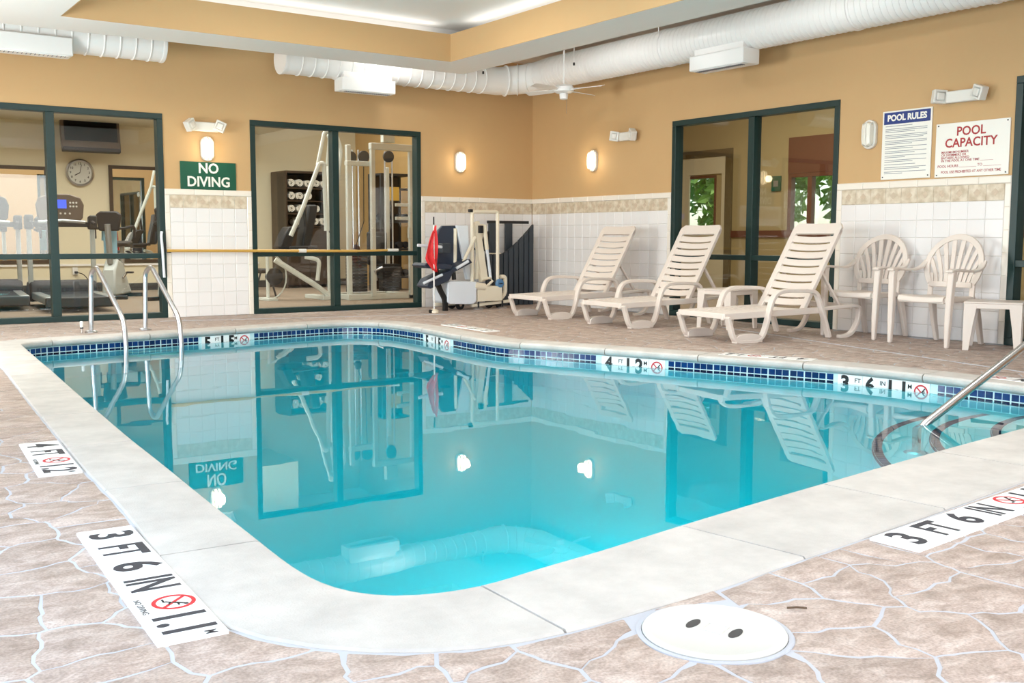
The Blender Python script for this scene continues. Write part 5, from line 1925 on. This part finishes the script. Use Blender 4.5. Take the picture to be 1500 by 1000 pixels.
rk = thing('equipment_rack', 'tall dark equipment rack with a yellow notice behind the weight tower', 'rack', (-.05, 4.3, 0))
for x in (-.30, .30):
    for y in (-.22, .22):
        MB().span((x - .025, y - .025, 0), (x + .025, y + .025, 2.1)).build('post', 'gym_dark', rk, bevel=.004)
for z in (.25, .75, 1.25, 2.08):
    MB().span((-.32, -.24, z - .02), (.32, .24, z + .02)).build('shelf', 'gym_dark', rk, bevel=.004)
MB().span((-.30, .21, .02), (.30, .225, 2.08)).build('back_panel', 'cabinet_wood', rk)
MB().span((-.24, -.256, 1.62), (.04, -.246, 1.86)).build('notice', 'yellow_sign', rk)
MB().span((-.30, -.246, 1.80), (.30, -.238, 1.84)).build('cross_bar', 'gym_dark', rk)
db = MB()
db.lathe([(.005, -.13), (.055, -.13), (.06, -.12), (.06, -.06), (.016, -.055), (.016, .055), (.06, .06), (.06, .12), (.055, .13), (.005, .13)], 12, axis='Y')
dbm = db.mesh('dumbbell', 'rubber')
for r, (z, nm) in enumerate(((.27, 'lowest'), (.77, 'middle'), (1.27, 'upper'))):
    for k, x in enumerate((-.2, -.05, .10, .23)):
        o = link('dumbbell', dbm, None, (-.05 + x, 4.26, z + .061))
        tag(o, 'black dumbbell, %s from the left on the %s shelf of the dark rack' % (ordw[k], nm), 'dumbbell', 'dumbbells on the equipment rack')

# plate-loaded incline press with tall angled arms
ip = thing('press_machine', 'pale grey lever press machine with tall splayed arms behind the middle window', 'gym machine', (-2.45, 2.6, 0))
def P3(x, y, z):
    return V((x + 2.45, y - 2.6, z))
def bar(nm, pts, r=.036, m='gym_enamel'):
    MB().tube(fillet([P3(*p) for p in pts], .08, 5), r, 8).build(nm, m, ip)
bar('press_arm', [(-2.80, 2.35, .98), (-2.62, 2.3, 1.40), (-2.34, 2.3, 2.08), (-2.26, 2.3, 2.08), (-2.24, 2.3, 1.06)])
bar('upper_arm', [(-2.36, 2.32, 2.05), (-2.24, 2.32, 2.56), (-2.14, 2.32, 2.56), (-2.20, 2.32, 2.05)], .030)
bar('press_arm', [(-2.12, 2.45, 2.50), (-1.99, 2.45, 2.56), (-1.90, 2.45, 2.30), (-2.04, 2.45, 1.40), (-2.02, 2.45, 1.0)])
bar('base_rail', [(-3.02, 2.45, .62), (-2.40, 2.35, .22), (-2.20, 2.3, .05)], .042)
bar('base_rail', [(-2.40, 2.3, .30), (-2.36, 2.3, .62), (-2.56, 2.4, .66)], .034)
bar('front_post', [(-3.08, 2.6, .03), (-3.08, 2.6, .72)], .028)
MB().box(P3(-3.08, 2.6, .02), (.16, .4, .04)).build('foot', 'gym_enamel', ip, bevel=.006)
MB().box(P3(-2.25, 2.6, .03), (.16, .7, .06)).build('foot', 'gym_enamel', ip, bevel=.006)
MB().tube([P3(-3.05, 2.6, .36) + V((.27 * cos(a), 0, .34 * sin(a))) for a in [radians(q) for q in range(-90, 91, 15)]], .012, 8).build('guard_hoop', 'gym_enamel', ip)
MB().lathe([(.02, -.04), (.13, -.04), (.13, .04), (.02, .04)], 20, c=P3(-2.98, 2.6, .36), axis='Y').build('weight_disc', 'gym_dark', ip)
MB().loft([[P3(x - .17, 2.45, z), P3(x + .12, 2.45, z), P3(x + .12, 2.75, z + .02), P3(x - .17, 2.75, z + .02)] for x, z in ((-2.72, .72), (-2.72, .80))]).build('seat_pad', 'gym_dark', ip, bevel=.02)
MB().loft([[P3(x - .09, 2.42, z), P3(x + .09, 2.42, z), P3(x + .09, 2.70, z), P3(x - .09, 2.70, z)] for x, z in ((-2.86, .80), (-2.78, 1.00), (-2.70, 1.12))]).build('back_pad', 'gym_dark', ip, bevel=.02)
MB().loft([[P3(x - .09, 2.52, z), P3(x + .07, 2.52, z), P3(x + .07, 2.80, z), P3(x - .09, 2.80, z)] for x, z in ((-2.46, .80), (-2.42, 1.05), (-2.36, 1.30), (-2.34, 1.46))]).build('back_pad', 'gym_dark', ip, bevel=.03)
MB().tube([P3(-2.84, 2.3, .80), P3(-2.40, 2.3, .80)], .03, 8).build('hand_grip', 'gym_dark', ip)
MB().tube([P3(-2.60, 2.3, 1.38), P3(-2.58, 2.3, 1.12)], .024, 8).build('hand_grip', 'gym_dark', ip)
MB().tube([P3(-2.18, 2.3, 1.06), P3(-2.10, 2.3, .92)], .024, 8).build('hand_grip', 'gym_dark', ip)
st = thing('gym_bench', 'low black bench on thin legs behind the press machine', 'bench', (-2.85, 3.9, 0), radians(10))
MB().box((0, 0, .42), (.30, 1.1, .07)).build('bench_pad', 'gym_dark', st, bevel=.02)
for y in (-.42, .42):
    MB().tube([(-.20, y, .0), (-.08, y, .39), (.08, y, .39), (.20, y, .0)], .016, 8).build('leg_frame', 'gym_dark', st)
